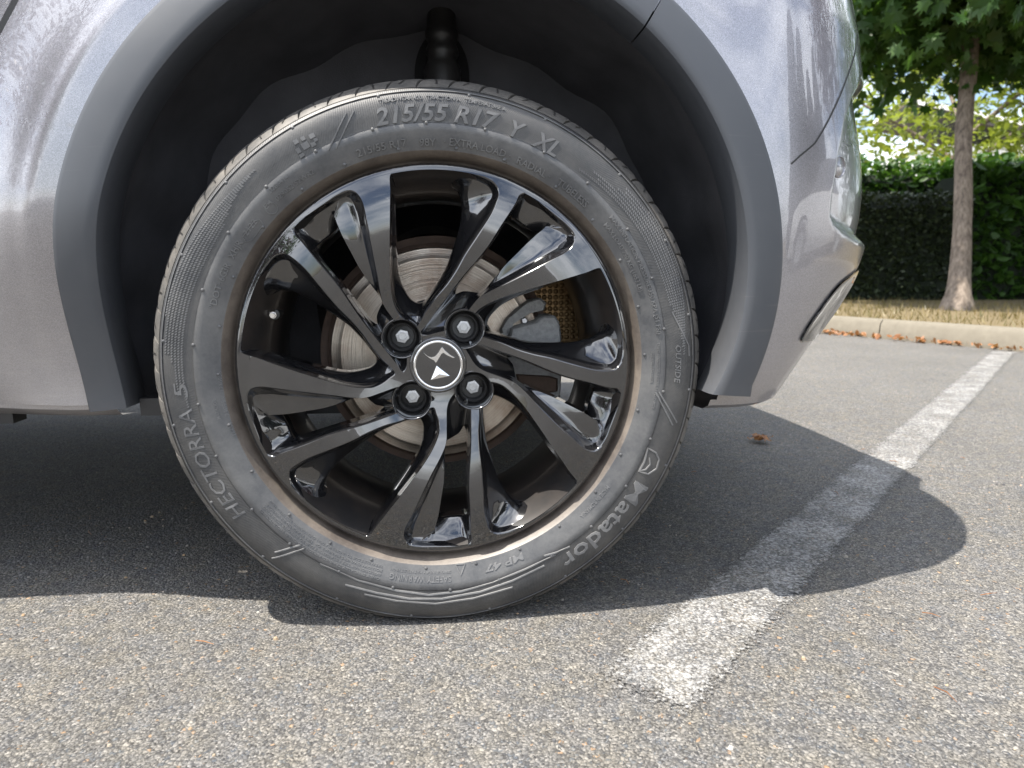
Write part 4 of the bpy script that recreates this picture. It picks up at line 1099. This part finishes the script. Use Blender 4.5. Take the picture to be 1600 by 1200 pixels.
def leaf_obj(name, P, size, shape, mat, parent, **kw):
    V, F = leaves(np.asarray(P, float), size, shape, **kw)
    me = bpy.data.meshes.new(name); me.from_pydata(V.tolist(), [], F); me.materials.append(M[mat]); o = bpy.data.objects.new(name, me); COL.objects.link(o); o.parent = parent; return o
def clumps(c, rad, ncl, per, crad, squash=1.0, shell_=.55):
    out = []
    for _ in range(ncl):
        d_ = rng.normal(size=3); d_ /= np.linalg.norm(d_); q = np.array(c) + d_ * np.array(rad) * (shell_ + (1 - shell_) * rng.random())
        out.append(q + rng.normal(size=(per, 3)) * crad * np.array([1, 1, squash]))
    return np.concatenate(out)
def trunk(pts, name='trunk', mat='bark', parent=None, n=14):
    v_ = []
    for (x, y, z, r) in pts:
        for j in range(n):
            t = 2 * math.pi * j / n; rr_ = r * (1 + .06 * math.sin(3 * t + z * 4) + .04 * math.sin(5 * t - z * 7)); v_.append((x + rr_ * math.cos(t), y + rr_ * math.sin(t), z))
    f_ = [(a * n + j, a * n + (j + 1) % n, (a + 1) * n + (j + 1) % n, (a + 1) * n + j) for a in range(len(pts) - 1) for j in range(n)]
    return mesh_obj(name, v_, f_, mat, parent, True)
def limb(parent, a, b_, r0, r1):
    mb = MB(); mid = (Vector(a) + Vector(b_)) / 2 + Vector((random.uniform(-.1, .1), random.uniform(-.1, .1), .08)); mb.tube(a, mid, r0, (r0 + r1) / 2, 8, False); mb.tube(mid, b_, (r0 + r1) / 2, r1, 8, False); return mb.build('branch', 'bark', parent)
# maple on the verge
tb = on_z(1496, 484, KH - .012); dep = float((tb - CAM) @ _f)
maple = empty('maple_tree', tuple(tb)); tag(maple, 'young maple tree with slender bare trunk standing on the dry verge', 'tree')
ttop = at_depth(1514, 88, dep + .25); tpts = []
for f_ in np.linspace(0, 1.25, 22):
    c_ = tb + (ttop - tb) * f_; z = c_[2] - tb[2]
    r = .076 + .058 * math.exp(-z / .16) - .012 * f_
    tpts.append((c_[0] - tb[0] + .012 * math.sin(f_ * 7), c_[1] - tb[1], z, r))
tpts[0] = (tpts[0][0], tpts[0][1], -.05, tpts[0][3] * 1.15)
trunk(tpts, parent=maple)
top = np.array(tpts[-1][:3])
for k in range(7):
    a = k * 2.4; limb(maple, tuple(top - np.array([0, 0, .5 - .06 * k])), tuple(top + np.array([math.cos(a) * 1.1, math.sin(a) * 1.1, .25 + .2 * (k % 3)])), .035, .012)
cz_ = top[2] + .30
Pm = clumps((top[0] - .1, top[1], cz_), (2.1, 2.1, 1.15), 760, 20, .22, .6, .12)
Pm = Pm[Pm[:, 2] > top[2] - .74 - .16 * rng.random(len(Pm))]
leaf_obj('crown', Pm, .165, MAPLE, 'maple_leaf', maple, down=.9)
# hedges
def hedge(name, label, a, b_, depth, height, z0, nleaf, size, mat, top_extra=0):
    a = np.array(a); b_ = np.array(b_); d_ = b_ - a; Lh = np.linalg.norm(d_); d_ /= Lh; n_ = np.array([-d_[1], d_[0]])
    if (a - CAM[:2]) @ n_ < 0: n_ = -n_
    e = empty(name, (a[0], a[1], z0)); tag(e, label, 'hedge')
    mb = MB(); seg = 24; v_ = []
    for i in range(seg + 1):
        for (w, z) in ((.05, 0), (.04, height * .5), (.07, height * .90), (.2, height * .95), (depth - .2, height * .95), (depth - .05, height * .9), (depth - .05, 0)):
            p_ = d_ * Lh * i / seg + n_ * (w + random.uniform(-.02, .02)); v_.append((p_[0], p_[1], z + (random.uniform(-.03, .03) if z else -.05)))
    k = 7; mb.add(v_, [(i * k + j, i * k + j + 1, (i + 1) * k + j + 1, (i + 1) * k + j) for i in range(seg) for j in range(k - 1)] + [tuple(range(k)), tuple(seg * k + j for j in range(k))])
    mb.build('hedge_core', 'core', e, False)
    nf = int(nleaf * .7); P1 = np.zeros((nf, 3)); s_ = rng.random(nf) * Lh; P1[:, :2] = d_ * s_[:, None] + n_ * (rng.normal(size=nf) * .035 + .02)[:, None]; P1[:, 2] = rng.random(nf) ** .9 * height
    nt_ = nleaf - nf; P2 = np.zeros((nt_, 3)); s_ = rng.random(nt_) * Lh; P2[:, :2] = d_ * s_[:, None] + n_ * (rng.random(nt_) * depth)[:, None]; P2[:, 2] = height + rng.normal(size=nt_) * .03 + top_extra * rng.random(nt_) ** 2
    leaf_obj('foliage', np.concatenate([P1, P2]), size, OVAL, mat, e)
    return e
def gdir(u, dep): p_ = at_depth(u, 421, dep); return p_[:2]
zv = KH - .012
hb0 = on_z(1200, 459, zv)[:2]; hb1 = on_z(1900, 492, zv)[:2]
dep_h = float((np.array([*on_z(1450, 470, zv)]) - CAM) @ _f)
h_front = CAM[2] + (421 - 302) / FPX * dep_h - zv
hedge('clipped_hedge', 'low clipped dark hedge with a flat top behind the maple', gdir(350, dep_h + .6), gdir(1512, dep_h + .1), .8, h_front, zv, 30000, .055, 'hedge_leaf')
hedge('laurel_hedge', 'taller laurel hedge with bright green top leaves behind the clipped hedge', gdir(200, dep_h + 1.7), gdir(2300, dep_h + .9), 1.0, CAM[2] + (421 - 262) / FPX * (dep_h + 1.1) - zv, zv, 19000, .12, 'laurel_leaf', .18)
hedge('leafy_shrub', 'dark broad leaved shrub mass right behind the maple trunk', gdir(1500, dep_h + .25), gdir(2150, dep_h + .35), .7, CAM[2] + (421 - 262) / FPX * (dep_h + .3) - zv, zv, 7000, .13, 'laurel_leaf', .05)
# grass tufts and litter on the verge
tn = 9000; t_ = rng.random(tn) * 12 - 6; w_ = .15 + rng.random(tn) ** 1.3 * 3.2
base = np.zeros((tn, 3)); base[:, :2] = K0 + kd * t_[:, None] + kn * w_[:, None]; base[:, 2] = zv
a_ = rng.random(tn) * 6.28; hgt = .025 + .045 * rng.random(tn); ln2 = rng.normal(size=(tn, 2)) * .02
V = np.zeros((tn, 3, 3)); dx = np.stack([np.cos(a_), np.sin(a_)], 1) * .004
V[:, 0] = base; V[:, 0, :2] -= dx; V[:, 1] = base; V[:, 1, :2] += dx; V[:, 2] = base; V[:, 2, 2] += hgt; V[:, 2, :2] += ln2
me = bpy.data.meshes.new('verge_grass'); me.from_pydata(V.reshape(-1, 3).tolist(), [], [(3 * i, 3 * i + 1, 3 * i + 2) for i in range(tn)]); me.materials.append(M['dry_grass'])
o = bpy.data.objects.new('verge_grass', me); COL.objects.link(o); tag(o, 'short dry grass covering the verge behind the kerb', 'grass', kind='stuff')
P = []
for _ in range(420):
    t = random.uniform(-2.5, 2.5); w = -abs(random.gauss(0, .035)) - .008; q = K0 + kd * t + kn * w; P.append((q[0], q[1], .012 + random.random() * .018))
V, F = leaves(np.array(P), .040, OVAL)
me = bpy.data.meshes.new('leaf_litter'); me.from_pydata(V.tolist(), [], F); me.materials.append(M['dry_leaf']); o = bpy.data.objects.new('leaf_litter', me); COL.objects.link(o); tag(o, 'dry brown leaf litter gathered along the foot of the kerb', 'leaf litter', kind='stuff')
# loose grit and straw on the asphalt
m, nt, b = new_mat('grit_stone', (.2, .19, .18), .8); M['grit'] = m
gi = nd(nt, 'ShaderNodeNewGeometry'); setc(nt, b, ramp(nt, gi.outputs['Random Per Island'], [(0, (.06, .06, .065)), (.4, (.16, .15, .14)), (.75, (.26, .24, .20)), (.9, (.33, .22, .12)), (1, (.42, .40, .36))]))
mb = MB()
for _ in range(1100):
    x = random.uniform(-.75, 1.6); y = random.uniform(-.34, .5) if random.random() < .8 else random.uniform(.5, 2.2)
    sz = random.uniform(.0012, .0026) * (1.5 if random.random() < .06 else 1); a = random.uniform(0, 6.28); v_ = []
    for k in range(6):
        t = a + k * 1.047; r_ = sz * random.uniform(.75, 1.15); v_.append((x + r_ * math.cos(t), y + r_ * .8 * math.sin(t), .0002))
    for k in range(6):
        t = a + k * 1.047; r_ = sz * random.uniform(.45, .75); v_.append((x + r_ * math.cos(t), y + r_ * .8 * math.sin(t), sz * random.uniform(.6, .95)))
    mb.add(v_, [(k, (k + 1) % 6, 6 + (k + 1) % 6, 6 + k) for k in range(6)] + [(6, 7, 8, 9, 10, 11)])
tag(mb.build('grit', 'grit', None, False), 'loose fine grit scattered over the asphalt', 'grit', kind='stuff')
mb = MB()
for _ in range(26):
    x = random.uniform(-.6, 1.3); y = random.uniform(-.3, .9); a = random.uniform(0, 6.28); l_ = random.uniform(.008, .028); d1 = Vector((math.cos(a), math.sin(a), 0)); p_ = Vector((x, y, .0025)); md = p_ + d1 * l_ * .5 + Vector((0, 0, .002)) + Vector((-d1.y, d1.x, 0)) * random.uniform(-.003, .003)
    mb.tube(p_, md, .0006, .0006, 5, False); mb.tube(md, p_ + d1 * l_, .0006, .0003, 5, False)
tag(mb.build('straw_bits', 'dry_leaf', None, False), 'short dry straw and needle bits strewn on the asphalt', 'straw', kind='stuff')
# one crumpled leaf on the asphalt
lp = on_z(1187, 692, 0); nL = 26; v_ = []; f_ = []
for i in range(9):
    a = i * .75 + random.uniform(-.2, .2); c_ = 0
    for k in range(6):
        tt = k / 5; w = .008 * math.sin(math.pi * min(tt + .12, 1)); dirv = np.array([math.cos(a), math.sin(a)])
        for s_ in (-1, 1):
            x = lp[0] + dirv[0] * tt * .031 - s_ * dirv[1] * w; y = lp[1] + dirv[1] * tt * .031 + s_ * dirv[0] * w
            v_.append((x, y, .006 + .012 * math.sin(tt * 3 + i) ** 2 + random.uniform(0, .005)))
    b0_ = i * 12
    f_ += [(b0_ + 2 * k, b0_ + 2 * k + 1, b0_ + 2 * k + 3, b0_ + 2 * k + 2) for k in range(5)]
o = mesh_obj('dry_leaf', v_, f_, 'dry_leaf', None, False); tag(o, 'crumpled brown dry leaf lying on the asphalt in the car shadow', 'leaf')
# background trees
def tree(name, label, base, h, rad, mat, ncl, per, size, shape=OVAL, crad=.35, trunk_r=.12, cat='tree', clear=.3):
    e = empty(name, (base[0], base[1], 0)); tag(e, label, cat)
    trunk([(.04 * math.sin(k), 0, -.1 + h * .7 * k / 6, trunk_r * (1 - .1 * k)) for k in range(7)], parent=e)
    for k in range(5):
        a = k * 2.4 + .3; limb(e, (0, 0, h * (.35 + .06 * k)), (math.cos(a) * rad * .7, math.sin(a) * rad * .7, h * (.55 + .07 * k)), trunk_r * .45, .02)
    P_ = clumps((0, 0, h * (clear + 1) / 2), (rad, rad, h * (1 - clear) / 2), ncl, per, crad, .8, .4)
    leaf_obj('crown', P_, size, shape, mat, e); return e
g = gdir(1480, 13.5); tree('broadleaf_tree', 'sunlit yellow green tree beyond the laurel hedge', g, 6.0, 2.6, 'yellow_leaf', 190, 26, .15, clear=.16)
g = gdir(1720, 12); tree('broadleaf_tree', 'pale green tree beyond the leafy shrub mass', g, 5.5, 2.3, 'yellow_leaf', 150, 24, .15, clear=.16)
g = gdir(1000, 20); tree('broadleaf_tree', 'tall green tree far behind the parked car', g, 8.0, 3.2, 'laurel_leaf', 150, 24, .25)
# white building far behind
bp = at_depth(1392, 421, 30); bld = empty('white_building', (bp[0], bp[1], 0)); tag(bld, 'white rendered building with a low pitched roof beyond the hedge', 'building')
bld.rotation_euler = (0, 0, R(-18))
m, nt, b = new_mat('white_render', (.8, .8, .78), .8); M['render'] = m; setc(nt, b, mixc(nt, noise(nt, pos_coord(nt), 3, 4), (.76, .76, .74), (.84, .84, .82)))
m, nt, b = new_mat('dark_eaves', (.06, .055, .05), .7); M['eaves'] = m; setc(nt, b, mixc(nt, noise(nt, pos_coord(nt), 6, 3), (.05, .045, .04), (.08, .07, .065)))
mb = MB(); mb.box((3.6, 2.0, 2.8), (7, 4, 5.6)); mb.build('wall', 'render', bld, False)
mb = MB(); rt = Matrix.Rotation(R(14), 3, 'Y'); mb.box((3.8, 1.8, 6.35), (8.2, 5.0, .18), rt); rf = mb.build('roof', 'render', bld, False)
mb = MB(); mb.box((3.8, 1.7, 6.12), (8.0, 4.7, .16), rt); mb.build('eaves', 'eaves', bld, False)
mb = MB(); mb.box((2.2, -.03, 3.6), (1.2, .06, 1.3)); w_ = mb.build('window', 'glass', bld, False)
mb = MB(); mb.box((5.0, -.03, 3.6), (1.2, .06, 1.3)); mb.build('window', 'glass', bld, False)

# ---- what stands opposite the car (seen mirrored in its paint and wheel)
def cypress(x, y, h, label):
    e = empty('cypress_tree', (x, y, 0)); tag(e, label, 'tree', 'cypress trees across the car park')
    trunk([(0, 0, -.1, .12), (0, 0, h * .9, .03)], parent=e)
    n = 2600; t = rng.random(n); a = rng.random(n) * 6.28; r = .62 * np.sin(np.pi * np.clip(t * .93 + .06, 0, 1)) ** .6 * (1 - .35 * t) * (.75 + .3 * rng.random(n))
    P_ = np.stack([r * np.cos(a), r * np.sin(a), .25 + t * h], 1); leaf_obj('crown', P_, .30, OVAL, 'cypress_leaf', e)
for x, y, h, l_ in ((7.0, -6.0, 5.0, 'tallest'), (7.6, -5.3, 4.4, 'second tallest'), (8.2, -4.6, 3.7, 'shortest'), (8.6, -3.8, 4.0, 'second shortest')): cypress(x, y, h, l_ + ' narrow dark cypress tree in the row across the car park')
tree('plum_tree', 'purple leaved plum tree across the car park beyond the white car', (9.6, -1.9), 6.8, 2.2, 'plum_leaf', 90, 22, .26, clear=.5)
tree('plum_tree', 'purple leaved plum tree across the car park on its own', (-6.8, -5.6), 5.2, 2.2, 'plum_leaf', 170, 36, .13)
tree('broadleaf_tree', 'round green tree across the car park beside a plum tree', (-8.5, -9), 6.5, 2.6, 'laurel_leaf', 90, 22, .28)
tree('broadleaf_tree', 'dark dense tree on the verge beside the white car', (9.2, 2.4), 6.4, 2.6, 'maple_leaf', 150, 30, .2, clear=.06)
tree('broadleaf_tree', 'dark bushy tree at the corner of the verge beyond the maple', (11.5, 6.2), 6.6, 2.8, 'maple_leaf', 150, 30, .2, clear=.06)
def far_car(x, y, rot):
    e = empty('car', (x, y, 0)); e.rotation_euler = (0, 0, rot); tag(e, 'white hatchback parked across the car park, facing the grey car', 'car')
    secs = []
    for X, zt, w in ((-2.05, .55, .62), (-2.0, .80, .78), (-1.7, .94, .86), (-1.0, 1.0, .89), (0, 1.0, .89), (1.2, 1.0, .89), (1.85, .95, .85), (2.05, .70, .72), (2.08, .45, .66)):
        secs.append([(X, -w * .92, .22), (X, -w, .40), (X, -w * 1.01, .62), (X, -w * .96, zt * .95), (X, -w * .8, zt), (X, 0, zt + .03), (X, w * .8, zt), (X, w * .96, zt * .95), (X, w * 1.01, .62), (X, w, .40), (X, w * .92, .22)])
    shell('body', secs, 'white_paint', e)
    secs = [[(X, -w, .97), (X, -w * .93, .97 + (zt - .97) * .6), (X, -w * .8, zt - .03), (X, 0, zt), (X, w * .8, zt - .03), (X, w * .93, .97 + (zt - .97) * .6), (X, w, .97)] for X, zt, w in ((-1.15, .98, .80), (-.55, 1.36, .78), (-.1, 1.46, .78), (.8, 1.48, .78), (1.4, 1.38, .78), (1.9, .98, .78))]
    shell('cabin_glass', secs, 'glass', e)
    secs = [[(X, s_ * .62, zt - .04 * abs(s_) ** 2) for s_ in np.linspace(-1, 1, 9)] for X, zt in ((-.45, 1.43), (0, 1.50), (.8, 1.515), (1.45, 1.42))]
    shell('roof', secs, 'white_paint', e)
    mb = MB(); mb.box((0, 0, .25), (3.6, 1.5, .12)); mb.build('underbody', 'plastic', e, False)
    for sx_ in (-1.28, 1.28):
        for sy_ in (-1, 1):
            mb = MB(); mb.lathe_y([(.18, sy_ * .90), (.22, sy_ * .92), (.30, sy_ * .91), (.315, sy_ * .86), (.315, sy_ * .72)], 40, cx=sx_, cz=.315); mb.build('tyre', 'rubber', e)
            mb = MB(); mb.lathe_y([(.001, sy_ * .89), (.05, sy_ * .885), (.19, sy_ * .905)], 32, cx=sx_, cz=.315); mb.build('rim', 'zinc', e)
            mb = MB(); mb.lathe_y([(.33, sy_ * .88), (.36, sy_ * .905), (.385, sy_ * .905), (.39, sy_ * .86)], 32, 0, math.pi, cx=sx_, cz=.315); mb.build('wheel_arch', 'plastic', e)
far_car(5.5, -1.75, R(74))

scene.render.resolution_x = 1024; scene.render.resolution_y = 768
scene.render.engine = 'CYCLES'
